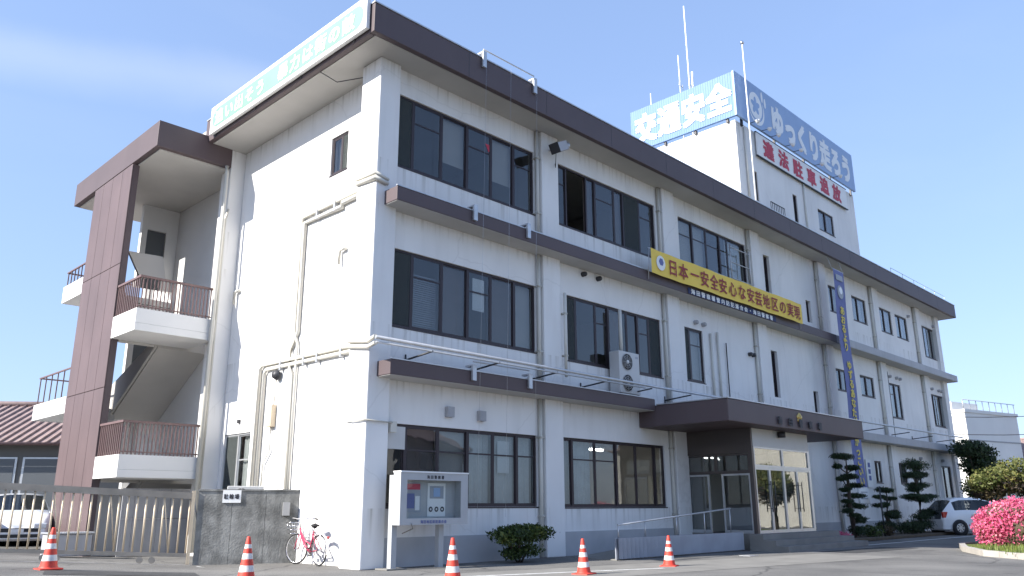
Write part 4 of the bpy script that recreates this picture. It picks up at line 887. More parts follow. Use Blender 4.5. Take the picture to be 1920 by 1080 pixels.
# ------------------------------------------------------------------ notice board, cones, bicycle
s = thing('notice_board', 'white glazed notice board on two posts before the end column', 'notice board', (1.4, -.6, 0))
X0, X1, Y0, Y1, Z0, Z1 = .46, 2.32, -.66, -.42, .87, 1.92
MB().box(X0, X1, Y1 - .03, Y1, Z0, Z1).build('back_panel', 'board_grey', s)
MB().box(X0, X0 + .17, Y0, Y1 - .031, Z0, Z1).box(X1 - .2, X1, Y0, Y1 - .031, Z0, Z1).box(X0 + .17, X1 - .2, Y0, Y1 - .031, Z1 - .15, Z1).box(X0 + .17, X1 - .2, Y0, Y1 - .031, Z0, Z0 + .13).build('case_frame', 'board_grey', s)
MB().box(X0 + .175, X1 - .205, Y0 + .02, Y0 + .026, Z0 + .135, Z1 - .155).build('pane', 'glass_case', s)
MB().box(X0 - .01, X1 + .01, Y0 - .02, Y1 + .01, Z1 + .001, Z1 + .03).build('cap', 'sign_white', s)
for x in (.52, 1.78): MB().box(x - .065, x + .065, Y1 + .002, Y1 + .13, 0, Z1 - .05).build('post', 'board_grey', s)
MB().bbox(.3, .8, -.5, -.1, 0, .03, .01).build('base_plate', 'concrete', s)
text('海田警察署', (1.15, Y0 - .004, 1.80), (1, 0, 0), (0, 0, 1), .075, .075, .1, 'letter_dark', s, bold=.03)
text('海田地区防犯連合会', (1.0, Y0 - .004, .895), (1, 0, 0), (0, 0, 1), .07, .07, .08, 'banner_blue', s, bold=.03)
yb_ = Y1 - .035
def patch(x0, x1, z0, z1, mat, d=0, nm='poster'): MB().box(x0, x1, yb_ - .006 - d, yb_ - d, z0, z1).build(nm, mat, s)
patch(.72, 1.16, 1.12, 1.72, 'blind_grey'); patch(.75, 1.13, 1.58, 1.70, 'letter_red', .008); patch(.78, .98, 1.2, 1.5, 'banner_blue', .008); patch(1.0, 1.12, 1.16, 1.45, 'sign_white', .008)
patch(1.34, 1.84, 1.03, 1.72, 'sign_white'); patch(1.40, 1.78, 1.40, 1.66, 'blind_grey', .008); patch(1.5, 1.68, 1.44, 1.62, 'sign_blue', .014)
for x in (1.43, 1.59, 1.75): MB().lathe([(.025, 0), (.055, 0)], 14, (x, yb_ - .012, 1.18), 'y', sm=False).build('poster_mark', 'letter_dark', s)
MB().tube([(.75, Y0 - .02, .9), (.78, Y0 - .03, .8), (.72, Y1, .7)], .01, 5).build('cord', 'gate_rail', s)

def cone_proto(loc, label, sc=1.0):
    t = thing('traffic_cone', label, 'traffic cone', loc, 0, 'striped traffic cones', world=False)
    MB().bbox(-.19, .19, -.19, .19, 0, .03, .012).build('base', 'cone_red', t)
    def R(z): return .145 - (z - .03) / .67 * .115
    zs = [.03, .16, .265, .37, .465, .555, .70]; cols = ['cone_red', 'cone_white', 'cone_red', 'cone_white', 'cone_red', 'cone_white', 'cone_red']
    segs = [(.03, .15, 'cone_red'), (.15, .25, 'cone_white'), (.25, .35, 'cone_red'), (.35, .44, 'cone_white'), (.44, .52, 'cone_red'), (.52, .585, 'cone_white'), (.585, .70, 'cone_red')]
    for a, b, c in segs:
        pf = [(R(a), a), (R(b), b)]
        if b == .70: pf += [(.024, .71), (.0, .712)]
        MB().lathe(pf, 22).build('stripe' if c == 'cone_white' else 'cone_body', c, t)
    MB().lathe([(.16, .03), (.15, .04), (R(.04) + .002, .06)], 22).build('collar', 'cone_red', t)
    t.scale = (sc,) * 3; return t
c0 = cone_proto((-5.1, 2.07, gz(-5.1, 2.07)), 'striped cone before the sliding gate', 1.0)
for loc, lb, sc in (((-2.76, -.58, 0), 'striped cone before the stained concrete wall', 1.04), ((-.38, -3.25, 0), 'striped cone before the notice board', 1.0), ((2.23, -3.98, 0), 'striped cone between the bush and the ramp', .9), ((5.05, -3.97, 0), 'striped cone before the ramp, farthest from the gate', .88)):
    c = dup(c0, loc, rnd.uniform(0, 1.5), sc); c['label'] = lb; c.rotation_euler = (rnd.uniform(-.035, .035), rnd.uniform(-.035, .035), rnd.uniform(0, 1.5))

def bicycle(loc, rz):
    t = thing('bicycle', 'pink city bicycle parked against the white end wall', 'bicycle', loc, rz, world=False)   # local: x forward, wheels at +-.53
    def wheel(x, yaw=0.0):
        T = Matrix.Translation((x, 0, .33)) @ Matrix.Rotation(yaw, 4, 'Z')
        m = MB(); R, r = .312, .017; K, J = 32, 8
        for i in range(K):
            for j in range(J):
                a, b = 2 * math.pi * i / K, 2 * math.pi * j / J
                m.v.append(tuple(T @ Vector(((R + r * math.cos(b)) * math.cos(a), r * math.sin(b), (R + r * math.cos(b)) * math.sin(a)))))
        for i in range(K):
            for j in range(J): m.f.append((i * J + j, ((i + 1) % K) * J + j, ((i + 1) % K) * J + (j + 1) % J, i * J + (j + 1) % J))
        m.smooth = set(range(len(m.f))); w = m.build('wheel', 'tyre', t)
        rm = MB(); rm.lathe([(.293, -.012), (.300, -.014), (.300, .014), (.293, .012), (.293, -.012)], 32, (0, 0, 0), 'y', T=T); rm.build('rim', 'chrome', w)
        sp = MB()
        for k in range(14): a = 2 * math.pi * k / 14; sp.tube([tuple(T @ Vector((0, .02 * (-1) ** k, 0))), tuple(T @ Vector((.295 * math.cos(a), 0, .295 * math.sin(a))))], .0028, 4, cap=False)
        sp.lathe([(.0, -.04), (.025, -.035), (.018, 0), (.025, .035), (0, .04)], 10, (0, 0, 0), 'y', T=T); sp.build('spokes', 'chrome', w)
    wheel(-.5); wheel(.52, .35)
    f = MB(); f.tube([(.40, 0, .78), (.36, 0, .66)], .022, 8).tube([(.37, 0, .68), (.15, 0, .42), (-.08, 0, .29)], .028, 8).tube([(.385, 0, .72), (.17, 0, .52), (-.12, 0, .44)], .02, 8)
    f.tube([(-.08, 0, .28), (-.22, 0, .72)], .022, 8)
    for y in (-.05, .05): f.tube([(-.08, y * .5, .28), (-.5, y, .33)], .011, 6).tube([(-.2, y * .4, .66), (-.5, y, .33)], .010, 6)
    f.build('frame', 'bike_pink', t)
    k = MB()
    for y in (-.05, .05): k.tube([(.385, y * .6, .64), (.47, y, .45), (.52, y, .33)], .012, 6)
    k.build('fork', 'bike_pink', t)
    MB().tube([(.40, 0, .76), (.385, 0, .98)], .013, 6).tube([(.22, .27, .98), (.33, .25, 1.0), (.40, .1, .98), (.40, -.1, .98), (.33, -.25, 1.0), (.22, -.27, .98)], .012, 6).build('handlebar', 'chrome', t)
    for y in (.27, -.27): MB().tube([(.24, y, .982), (.12, y, .97)], .017, 8).build('grip', 'tyre', t)
    sd_ = MB(); sd_.lathe([(0, .03), (.06, .028), (.095, 0), (.08, -.02), (0, -.02)], 14, (-.28, 0, .84)); sd_.tube([(-.26, 0, .835), (-.1, 0, .84)], .04, 8, rs=[.06, .02]); sd_.build('saddle', 'tyre', t)
    MB().tube([(-.22, 0, .72), (-.25, 0, .83)], .013, 6).build('seat_post', 'chrome', t)
    rk = MB()
    for y in (-.06, 0, .06): rk.tube([(-.28, y, .70), (-.72, y, .70)], .006, 5)
    for y in (-.06, .06): rk.tube([(-.62, y, .70), (-.5, y * .9, .33)], .006, 5)
    rk.build('rear_carrier', 'chrome', t)
    bk = MB(); 
    for z in (.66, .74, .82, .9):
        e_ = .13 + (z - .66) * .15; bk.tube([(.50, -e_, z), (.50 + e_ * 1.6, -e_, z), (.50 + e_ * 1.6, e_, z), (.50, e_, z), (.50, -e_, z)], .005, 4)
    for q in range(6):
        u = -.12 + q * .048; bk.tube([(.50, u, .66), (.50, u * 1.25, .9)], .004, 4); bk.tube([(.71, u, .66), (.76, u * 1.25, .9)], .004, 4); bk.tube([(.50, u, .66), (.71, u, .66)], .004, 4)
    bk.build('basket', 'chrome', t)
    for x, a0, a1 in ((-.5, .3, 3.4), (.52, .9, 2.9)):
        fd_ = MB(); pts = [(x + .345 * math.cos(a0 + (a1 - a0) * i / 12), .33 + .345 * math.sin(a0 + (a1 - a0) * i / 12)) for i in range(13)]
        for i in range(12): fd_.quad((pts[i][0], -.025, pts[i][1]), (pts[i + 1][0], -.025, pts[i + 1][1]), (pts[i + 1][0], .025, pts[i + 1][1]), (pts[i][0], .025, pts[i][1]))
        fd_.build('mudguard', 'chrome', t)
    MB().lathe([(0, -.004), (.085, -.004), (.085, .004), (0, .004)], 20, (-.08, -.05, .285), 'y').build('chain_wheel', 'chrome', t)
    MB().tube([(-.02, -.06, .285), (.07, -.06, .20)], .009, 5).tube([(-.14, .06, .285), (-.23, .06, .37)], .009, 5).build('crank', 'chrome', t)
    for x, y, z in ((.07, -.11, .2), (-.23, .11, .37)): MB().box(x - .045, x + .045, y - .04, y + .04, z - .012, z + .012).build('pedal', 'tyre', t)
    MB().lathe([(0, 0), (.03, 0), (.03, .02), (0, .025)], 10, (-.86, 0, .6), 'x').build('rear_reflector', 'lamp_red', t)
    MB().tube([(-.5, .06, .33), (-.62, .1, .01)], .009, 5).build('kickstand', 'chrome', t)
bicycle((.16, 2.2, 0), math.radians(87))
# ------------------------------------------------------------------ stained wall, sliding gate
s = thing('concrete_wall', 'low stained grey concrete wall between the sliding gate and the building', 'wall', (-.55, 3.65, 0))
ax, ay, bx_, by_ = -1.55, 4.15, .43, 3.14
d = Vector((bx_ - ax, by_ - ay, 0)); Lw = d.length; d.normalize(); n = Vector((-d.y, d.x, 0))
Tw = Matrix(((d.x, n.x, 0, ax), (d.y, n.y, 0, ay), (0, 0, 1, 0), (0, 0, 0, 1)))
wb = MB(); K = 3
for i in range(K): wb.box(Lw * i / K + .004, Lw * (i + 1) / K - .004, 0, .18, 0, 1.6, Tw)
wb.box(.01, Lw - .01, .02, .16, .01, 1.59, Tw); wb.build('wall_slab', 'concrete_old', s); MB().box(-.02, Lw, -.02, .2, 1.602, 1.64, Tw).build('coping', 'concrete_old', s)
s2 = thing('bicycle_parking_sign', 'small white sign with three dark characters on the stained concrete wall', 'sign', tuple(Tw @ Vector((.72, -.02, 1.3))))
MB().box(.52, .92, -.022, -.006, 1.34, 1.62, Tw).build('board', 'sign_white', s2)
text('駐輪場', Tw @ Vector((.545, -.026, 1.42)), d, (0, 0, 1), .1, .12, .118, 'letter_dark', s2, bold=.03)
bxs = MB().box(1.86, 2.02, -.1, -.004, 1.05, 1.35, Tw); bxs.build('switch_box', 'far_grey', s)

g = thing('sliding_gate', 'cream painted sliding bar gate on wheels beside the stained concrete wall', 'gate', (-1.62, 4.2, 0))
gl = Vector((-7.0, 6.295, 0)); gd = (gl - Vector((-1.62, 4.2, 0))); LG = gd.length; gd.normalize(); gn = Vector((-gd.y, gd.x, 0))
slope = .055 * 5.38 / LG
Tg = Matrix(((gd.x, gn.x, 0, -1.62), (gd.y, gn.y, 0, 4.2), (slope, 0, 1, 0.0), (0, 0, 0, 1)))
MB().box(0, LG, -.04, .04, 1.42, 1.56, Tg).build('top_rail', 'gate_rail', g); MB().box(0, LG, -.03, .03, .17, .25, Tg).build('bottom_rail', 'gate_rail', g)
nb = 32; b0 = None
for i in range(nb):
    u = .08 + (LG - .16) * i / (nb - 1)
    if i % 6 == 2:
        MB().tube([tuple(Tg @ Vector((u, 0, .25))), tuple(Tg @ Vector((u + .18, 0, 1.42)))], .014, 6).build('brace', 'gate_metal', g)
    MB().tube([tuple(Tg @ Vector((u, 0, .24))), tuple(Tg @ Vector((u, 0, 1.43)))], .021, 6).build('bar', 'gate_metal', g)
for u in (.75, 1.0, 2.6, 2.85, 4.8, 5.05): MB().lathe([(0, -.03), (.07, -.03), (.07, .03), (0, .03)], 14, (0, 0, 0), 'y', sm=False, T=Tg @ Matrix.Translation((u, 0, .09))).build('wheel', 'gate_rail', g)
MB().box(-.02, .05, -.05, .05, .02, 1.6, Tg).build('end_post', 'gate_metal', g)
MB().tube([tuple(Tg @ Vector((.02, -.06, 1.5))), tuple(Tg @ Vector((-.12, -.06, .9)))], .02, 6).build('latch_bar', 'galv', g)
tr = MB().box(-.1, LG, -.06, .06, -.03, .015, Tg); tag(tr.build('gate_track', 'kerb'), kind='structure')

# ------------------------------------------------------------------ cars
def car(name, label, loc, rz, st, zb=.24, wr=.3, rear_w=.68, front_w=3.1, length=3.9):
    """st: stations (x, half width, sill-to-belt half width top z, roof z, roof half width); x=0 at the rear"""
    t = thing(name, label, 'car', loc, rz, world=False)
    body, rows, glz = MB(), [], {}
    def G(k):
        if k not in glz: glz[k] = MB()
        return glz[k]
    for x, w, zbelt, zroof, wr_ in st:
        zm = zb + (zbelt - zb) * .55
        rows.append([(x, w * .93, zb), (x, w, zm), (x, w * .985, zbelt), (x, wr_, zroof), (x, wr_ * .55, zroof + .03 * (zroof > zbelt + .1)), (x, 0, zroof + .04 * (zroof > zbelt + .1))])
    def mk(mb, side, a, b, c, e):
        f = lambda q: (q[0], q[1] * side, q[2]); mb.quad(f(a), f(b), f(c), f(e), sm=True)
    for i in range(len(rows) - 1):
        A, Bq = rows[i], rows[i + 1]
        hasglass = st[i][3] > st[i][2] + .2 and st[i + 1][3] > st[i + 1][2] + .2
        screen = abs(st[i][3] - st[i + 1][3]) > .2
        for sgn in (-1, 1):
            for j in range(5):
                if j == 2 and hasglass and not screen:
                    L_ = lambda p, q, k: tuple(p[m] + (q[m] - p[m]) * k for m in range(3))
                    mk(body, sgn, A[2], Bq[2], L_(Bq[2], Bq[3], .1), L_(A[2], A[3], .1)); mk(body, sgn, L_(A[2], A[3], .86), L_(Bq[2], Bq[3], .86), Bq[3], A[3])
                    mk(G(('side_window', sgn)), sgn, L_(A[2], A[3], .1), L_(Bq[2], Bq[3], .1), L_(Bq[2], Bq[3], .86), L_(A[2], A[3], .86))
                elif j >= 3 and screen: mk(G(('rear_window' if i < 4 else 'windscreen', 0)), sgn, A[j], Bq[j], Bq[j + 1], A[j + 1])
                else: mk(body, sgn, A[j], Bq[j], Bq[j + 1], A[j + 1])
    for R_ in (rows[0], rows[-1]):
        for sgn in (-1, 1):
            for j in range(5):
                a, b = R_[j], R_[j + 1]; body.quad((a[0], a[1] * sgn, a[2]), (b[0], b[1] * sgn, b[2]), (b[0], 0, b[2]), (a[0], 0, a[2]))
    body.box(.3, length - .3, -.7, .7, zb - .06, zb + .05)
    bm_ = body; o = MB(); o.v, o.f, o.smooth = bm_.v, bm_.f, bm_.smooth
    bo = o.build('body', 'car_white', t); [m_.build(k_[0], 'glass_car', bo) for k_, m_ in glz.items()]
    bmx = bmesh.new(); bmx.from_mesh(bo.data); bmesh.ops.remove_doubles(bmx, verts=bmx.verts[:], dist=.001); bmesh.ops.recalc_face_normals(bmx, faces=bmx.faces[:]); bmx.to_mesh(bo.data); bmx.free()
    MB().box(.9, length - 1.2, -.62, .62, .3, .95).build('cabin_interior', 'car_black', bo)
    wmax = max(q[1] for q in st)
    for x in (rear_w, front_w):
        for sgn in (-1, 1):
            MB().lathe([(0, 0), (wr + .05, 0), (wr + .05, .012), (0, .012)], 24, (x, sgn * (wmax * .985) - (.0 if sgn > 0 else .012), wr), 'y').build('wheel_arch', 'car_black', bo)
            w = MB().lathe([(wr * .62, -.09), (wr * .92, -.09), (wr, -.06), (wr, .06), (wr * .92, .09), (wr * .62, .09)], 28, (x, sgn * (wmax - .06), wr), 'y').build('wheel', 'tyre', t)
            rm = MB(); yc = sgn * (wmax + .012)
            rm.lathe([(wr * .5, 0), (wr * .64, 0), (wr * .66, .02)], 28, (x, yc, wr), 'y'); rm.lathe([(0, 0), (wr * .16, 0)], 14, (x, yc, wr), 'y')
            for k in range(7):
                a = 2 * math.pi * k / 7; c_, s_ = math.cos(a), math.sin(a); p = (-s_, c_)
                rm.quad(*[(x + c_ * q * wr + p[0] * h * wr, yc + .002 * sgn, wr + s_ * q * wr + p[1] * h * wr) for q, h in ((.12, -.07), (.55, -.11), (.55, .11), (.12, .07))])
            rm.build('rim', 'rim', w)
    for sgn in (-1, 1):
        s0, s1 = st[0], st[1]
        MB().box(.02, .22, sgn * (s1[1] - .06) - .06, sgn * (s1[1] - .06) + .06, s1[2] - .18, s1[2] + .06).build('tail_light', 'lamp_red', bo)
        e_ = st[-2]; MB().bbox(e_[0] - .12, e_[0] + .1, sgn * (e_[1] - .2) - .17, sgn * (e_[1] - .2) + .17, e_[2] - .16, e_[2] - .01, .03).build('headlight', 'lamp_clear', bo)
        MB().bbox(length - 1.35, length - 1.15, sgn * (wmax + .02) - .08, sgn * (wmax + .02) + .08, .95, 1.08, .03).build('door_mirror', 'car_white', bo)
        for xx in (1.35, 2.2): MB().box(xx - .09, xx + .09, sgn * (wmax + .004) - .012, sgn * (wmax + .004) + .012, .80, .83).build('door_handle', 'rim', bo)
    MB().box(length - .03, length + .012, -.5, .5, .42, .52).box(length - .03, length + .012, -.55, .55, .27, .36).build('grille', 'car_black', bo)
    MB().box(length + .013, length + .02, -.16, .16, .4, .5).build('number_plate', 'sign_white', bo); MB().box(-.02, -.006, -.16, .16, .68, .78).build('number_plate', 'sign_white', bo)
    return t
HB = [(0.0, .72, .62, .66, .60), (.07, .80, .90, .96, .66), (.55, .84, .97, 1.42, .58), (.9, .85, .98, 1.52, .60), (1.7, .855, .97, 1.53, .60), (2.25, .85, .96, 1.46, .57), (2.95, .84, .95, 1.02, .70), (3.5, .81, .86, .89, .66), (3.82, .72, .66, .68, .56), (3.9, .62, .50, .52, .50)]
SDN = [(0.0, .72, .62, .66, .60), (.06, .78, .92, .95, .68), (.75, .84, .98, 1.02, .68), (1.35, .85, .97, 1.40, .56), (1.9, .86, .96, 1.45, .58), (2.45, .855, .95, 1.40, .56), (3.2, .85, .93, 1.0, .72), (3.9, .82, .84, .87, .68), (4.3, .74, .66, .68, .58), (4.38, .66, .5, .52, .52)]
dirc = math.atan2(-.70, .714)
car('parked_car', 'white hatchback parked behind the pink azalea by the pines', (28.9, -1.6, 0), dirc + .05, HB)
car('parked_car', 'white sedan facing out behind the bars of the sliding gate', (-2.05, 15.75, .2), math.radians(-104.5), SDN, front_w=3.55, length=4.38)

# ------------------------------------------------------------------ things beyond the gate
s = thing('panel_fence', 'pale grey panel fence under the stair landing', 'fence', (-.5, 8.9, .1))
for i in range(6):
    x0 = -1.55 + i * .32; MB().box(x0, x0 + .312, 8.6, 8.63, .02, .95).build('panel', 'grey_band', s); MB().box(x0, x0 + .312, 8.6, 8.63, .965, 1.75).build('panel', 'grey_band', s)
t = thing('storage_box', 'low grey storage box behind the sliding gate', 'box', (-2.85, 8.35, .1)); MB().bbox(-3.35, -2.35, 8.1, 8.6, .1, .62, .02).build('body', 'grey_band', t); MB().bbox(-3.39, -2.31, 8.06, 8.64, .622, .67, .015).build('lid', 'galv', t)
def house(name, label, loc, rz, w, dp, h, roofh, wall, roof, wins, over=.5, ribs=True):
    t = thing(name, label, 'house', loc, rz, world=False)
    MB().box(-w / 2, w / 2, 0, dp, 0, h).build('wall', wall, t)
    r = MB(); o_ = over
    r.quad((-w / 2 - o_, -o_, h - .1), (w / 2 + o_, -o_, h - .1), (w / 2 + o_ - 0, dp / 2, h + roofh), (-w / 2 - o_, dp / 2, h + roofh)); r.quad((-w / 2 - o_, dp + o_, h - .1), (w / 2 + o_, dp + o_, h - .1), (w / 2 + o_, dp / 2, h + roofh), (-w / 2 - o_, dp / 2, h + roofh))
    r.quad((-w / 2 - o_, -o_, h - .1), (w / 2 + o_, -o_, h - .1), (w / 2 + o_, dp + o_, h - .12), (-w / 2 - o_, dp + o_, h - .12))
    for sg in (-1, 1): r.quad((sg * (w / 2 + .0), 0, h - .1), (sg * (w / 2 + .0), dp, h - .1), (sg * w / 2, dp / 2, h + roofh - .05))
    ro = r.build('roof', roof, t)
    n_ = int((w + 2 * o_) / .3)
    tl = MB()
    for i in range(n_ + 1 if ribs else 2):
        x = -w / 2 - o_ + (w + 2 * o_) * i / n_; tl.tube([(x, -o_, h - .08), (x, dp / 2, h + roofh + .02)], .05, 5)
    q = tl.build('tile_ribs', roof, ro); q['kind'] = 'stuff'
    MB().tube([(-w / 2 - o_, dp / 2, h + roofh + .05), (w / 2 + o_, dp / 2, h + roofh + .05)], .12, 8).build('ridge', roof, ro)
    MB().tube([(-w / 2 - o_, -o_ - .06, h - .12), (w / 2 + o_, -o_ - .06, h - .12)], .06, 6).build('gutter', 'rail_brown', ro)
    for x0, x1, z0, z1 in wins:
        f = MB().box(x0 - .06, x1 + .06, -.05, -.002, z0 - .06, z1 + .06).build('window', 'frame_silver', t)
        k_ = max(1, int((x1 - x0) / .9)); 
        for j in range(k_): MB().box(x0 + (x1 - x0) * j / k_ + .02, x0 + (x1 - x0) * (j + 1) / k_ - .02, -.07, -.052, z0, z1).build('pane', 'far_dark', f)
    return t
house('neighbour_house', 'low house with brown tiled roof and dark windows behind the gate', (-4.6, 20.2, .2), math.radians(-38), 12, 8, 3.3, 1.7, 'house_shaded', 'tile_roof', [(-5.4, -2.6, 1.0, 2.7), (-2.2, .6, 1.0, 2.7), (1.0, 3.6, 1.0, 2.7), (3.9, 5.6, 1.0, 2.7)])
# far right
t = thing('far_block', 'tall white flat roofed block beyond the car park', 'building', (80, 6, 0))
Tb = Matrix.Translation((73.0, 8.6, 0)) @ Matrix.Rotation(math.radians(-14), 4, 'Z')
MB().box(0, 9, 0, 9, 0, 9.6, Tb).build('wall', 'far_wall', t)
MB().box(-.1, 9.1, -.1, 9.1, 9.61, 9.9, Tb).build('parapet', 'far_wall', t)
MB().box(1.5, 6, 2, 7, 9.91, 10.9, Tb).build('roof_hut', 'far_wall', t)
for z in (4.2, 7.0): MB().box(-.02, 9.02, -.03, 9.03, z, z + .12, Tb).build('ledge', 'far_grey', t)
rl = MB()
for i in range(9): rl.tube([tuple(Tb @ Vector((i * 1.1, .05, 9.9))), tuple(Tb @ Vector((i * 1.1, .05, 10.8)))], .04, 5)
rl.tube([tuple(Tb @ Vector((0, .05, 10.8))), tuple(Tb @ Vector((9, .05, 10.8)))], .04, 5); rl.build('roof_railing', 'galv', t)
for x in (4.5, 6.6): 
    f = MB().box(x, x + .9, -.06, -.031, 2.2, 4.6, Tb).build('window', 'frame_silver', t); MB().box(x + .08, x + .82, -.08, -.061, 2.3, 4.5, Tb).build('pane', 'far_dark', f)
house('far_house', 'beige house with a low tiled roof at the right edge beyond the trees', (86, 1.5, 0), math.radians(-52), 14, 9, 5.2, 2.6, 'cream', 'tile_roof', [(-6, -4.5, 3.2, 4.8), (-3, -1.5, 3.2, 4.8), (0, 1.5, 3.2, 4.8), (3, 4.5, 3.2, 4.8)])
t = thing('lattice_tower', 'far red and white lattice tower at the right edge', 'tower', (168, 22, 0))
for i in range(6):
    z0, z1 = 3.7 * i, 3.7 * (i + 1); a0, a1 = 1.8 - z0 * .06, 1.8 - z1 * .06; m = MB()
    for sx in (-1, 1):
        for sy in (-1, 1):
            m.tube([(168 + sx * a0, 22 + sy * a0, z0), (168 + sx * a1, 22 + sy * a1, z1)], .15, 5); m.tube([(168 + sx * a0, 22 + sy * a0, z0), (168 - sx * a1, 22 + sy * a1, z1)], .1, 4)
    m.build('section', 'cone_red' if i % 2 else 'sign_white', t)
t = thing('utility_wire', 'dark overhead wires sagging past the far white block', 'wire', (70, 0, 9))
for z, y in ((9.3, 2), (7.7, 1)):
    MB().tube([(62, y + 14, z - .3), (70, y + 4, z - .6), (80, y - 8, z - .4), (95, y - 24, z)], .03, 4).build('wire', 'dark_metal', t)
# houses across the road (their sunlit walls stand in the entrance glass)
house('street_house', 'cream house across the road seen mirrored in the entrance doors', (47, -17, 0), math.radians(118), 11, 8, 5.6, 2.0, 'cream', 'tile_roof', [(-3, -1.4, 1.0, 2.4), (1, 2.8, 1.0, 2.4), (-3, -1.4, 3.6, 4.9), (1, 2.8, 3.6, 4.9)], ribs=False)
house('street_house', 'grey house across the road mirrored in the ground floor windows', (30, -33, 0), math.radians(150), 15, 8, 6.0, 2.0, 'far_grey', 'tile_roof', [(-3.5, -1.9, 1.0, 2.4), (1.5, 3.3, 1.0, 2.4), (-3.5, -1.9, 3.8, 5.1), (1.5, 3.3, 3.8, 5.1)], ribs=False)

# ------------------------------------------------------------------ plants
def bush(label, c, rad, n, mat, size, seed, stems=6, cat='bush', name='bush'):
    rg = np.random.default_rng(seed); t = thing(name, label, cat, (c[0], c[1], 0))
    qs = []
    K = 9
    for k in range(K):
        a = 2 * math.pi * k / K + rg.random(); rr_ = rg.random() ** .5 * .62
        cc = (c[0] + rad[0] * rr_ * math.cos(a), c[1] + rad[1] * rr_ * math.sin(a), c[2] + rad[2] * (rg.random() - .35) * .5)
        qs.append(cloud(n // K, cc, (rad[0] * .5, rad[1] * .5, rad[2] * .62), size, rg, .45))
    leafobj('foliage', qs, mat, t)
    st_ = MB()
    for k in range(stems): a = 2 * math.pi * k / stems; st_.tube([(c[0] + .05 * math.cos(a), c[1] + .05 * math.sin(a), 0), (c[0] + rad[0] * .4 * math.cos(a), c[1] + rad[1] * .4 * math.sin(a), c[2])], .02, 5)
    st_.build('stems', 'bark', t); return t
bush('clipped dark green bush below the ground floor window', (3.85, -.75, .60), (1.12, .55, .30), 5600, 'leaf_bush', .075, 3)
bush('low skirt of leaves under the clipped bush', (3.9, -.7, .22), (.62, .42, .24), 1600, 'leaf_bush', .07, 4, 3)
def pine(label, x, y, h, seed, pads, trunk):
    rg = np.random.default_rng(seed); t = thing('garden_pine', label, 'tree', (x, y, 0), group='cloud pruned pines by the entrance')
    MB().tube([(x + a, y + b, z) for a, b, z in trunk], .06, 8, rs=[.11 - .08 * i / (len(trunk) - 1) for i in range(len(trunk))]).build('trunk', 'bark', t)
    for (dx, dy, z, rx, rz_) in pads:
        c = (x + dx, y + dy, z)
        # nearest point of the trunk
        k = min(range(len(trunk)), key=lambda i: abs(trunk[i][2] - (z - .15))); a = trunk[k]
        MB().tube([(x + a[0], y + a[1], a[2]), (x + (a[0] + dx) / 2, y + (a[1] + dy) / 2, (a[2] + z) / 2 - .03), (x + dx, y + dy, z - rz_ * .4)], .022, 6).build('branch', 'bark', t)
        qs = [cloud(int(230 * rx / .4), (c[0] + rx * .9 * (rg.random() - .5), c[1] + rx * .9 * (rg.random() - .5), z + rz_ * .5 * (rg.random() - .5)), (rx * .62, rx * .55, rz_ * .72), .10, rg, .2, .22, updir=1.2) for _ in range(5)]
        leafobj('foliage_pad', qs, 'leaf_pine', t)
    return t
tr0 = [(0, 0, 0), (.12, .05, .6), (-.1, 0, 1.2), (.08, .05, 1.8), (-.04, 0, 2.4), (0, 0, 3.0)]
pine('tall tiered pine beside the tall blue banner and the entrance steps', 20.9, -1.4, 3.1, 21, [(-.05, 0, 3.02, .55, .15), (-.45, .1, 2.66, .3, .11), (.3, -.1, 2.6, .36, .12), (.0, 0, 2.3, .42, .13), (-.5, 0, 2.2, .25, .1), (.35, 0, 1.95, .42, .12), (-.35, 0, 1.8, .28, .1), (.35, 0, 1.6, .42, .11), (-.3, 0, 1.4, .28, .1), (.45, 0, 1.22, .46, .14), (-.4, 0, 1.05, .3, .11), (.1, 0, .9, .3, .1), (.5, 0, .72, .36, .15), (.35, 0, .32, .5, .22)], tr0)
tr1 = [(0, 0, 0), (.15, .0, .4), (-.2, 0, .8), (.0, 0, 1.2), (.1, 0, 1.6)]
pine('small twisted pine right of the hanging white board', 24.7, -1.3, 1.8, 22, [(.0, 0, 1.85, .5, .14), (-.75, 0, 1.55, .38, .1), (.5, 0, 1.52, .3, .1), (-.65, 0, 1.25, .42, .12), (.75, 0, .95, .36, .13), (.1, 0, .85, .5, .16), (-.1, 0, .45, .6, .25)], tr1)
tr2 = [(0, 0, 0), (-.1, 0, .7), (.1, 0, 1.4), (-.05, 0, 2.1), (.05, 0, 2.9)]
pine('tall pine with a round clipped top before the far rear door', 28.4, -1.3, 3.2, 23, [(-.1, 0, 3.0, .75, .34), (.45, 0, 2.55, .62, .18), (-.35, 0, 2.5, .55, .2), (.35, 0, 2.1, .7, .16), (-.2, 0, 1.95, .5, .2), (.75, 0, 1.62, .7, .13), (-.95, 0, 1.62, .55, .14), (.0, 0, 1.5, .6, .2), (.75, 0, .95, .55, .18), (-.1, 0, .8, .5, .2), (-.3, 0, .4, .75, .3)], tr2)
def pots(): pass
pine('slender dark shrub against the wall right of the entrance porch', 18.0, -.9, 1.6, 24, [(.0, 0, 1.5, .3, .22), (.05, 0, 1.15, .34, .22), (-.05, 0, .8, .36, .24), (.05, 0, .45, .4, .25)], [(0, 0, 0), (.03, 0, .8), (0, 0, 1.5)])
bush('round clipped shrub at the foot of the tall tiered pine', (22.2, -1.5, .3), (.55, .5, .3), 1600, 'leaf_bush', .07, 31, 3)
bush('low shrub under the round topped pine', (26.4, -1.5, .33), (.7, .5, .33), 1800, 'leaf_pine', .08, 32, 3)
bush('small red leaved plant beside the sign pole', (23.35, -1.7, .28), (.3, .3, .26), 700, 'leaf_purple', .07, 33, 3)
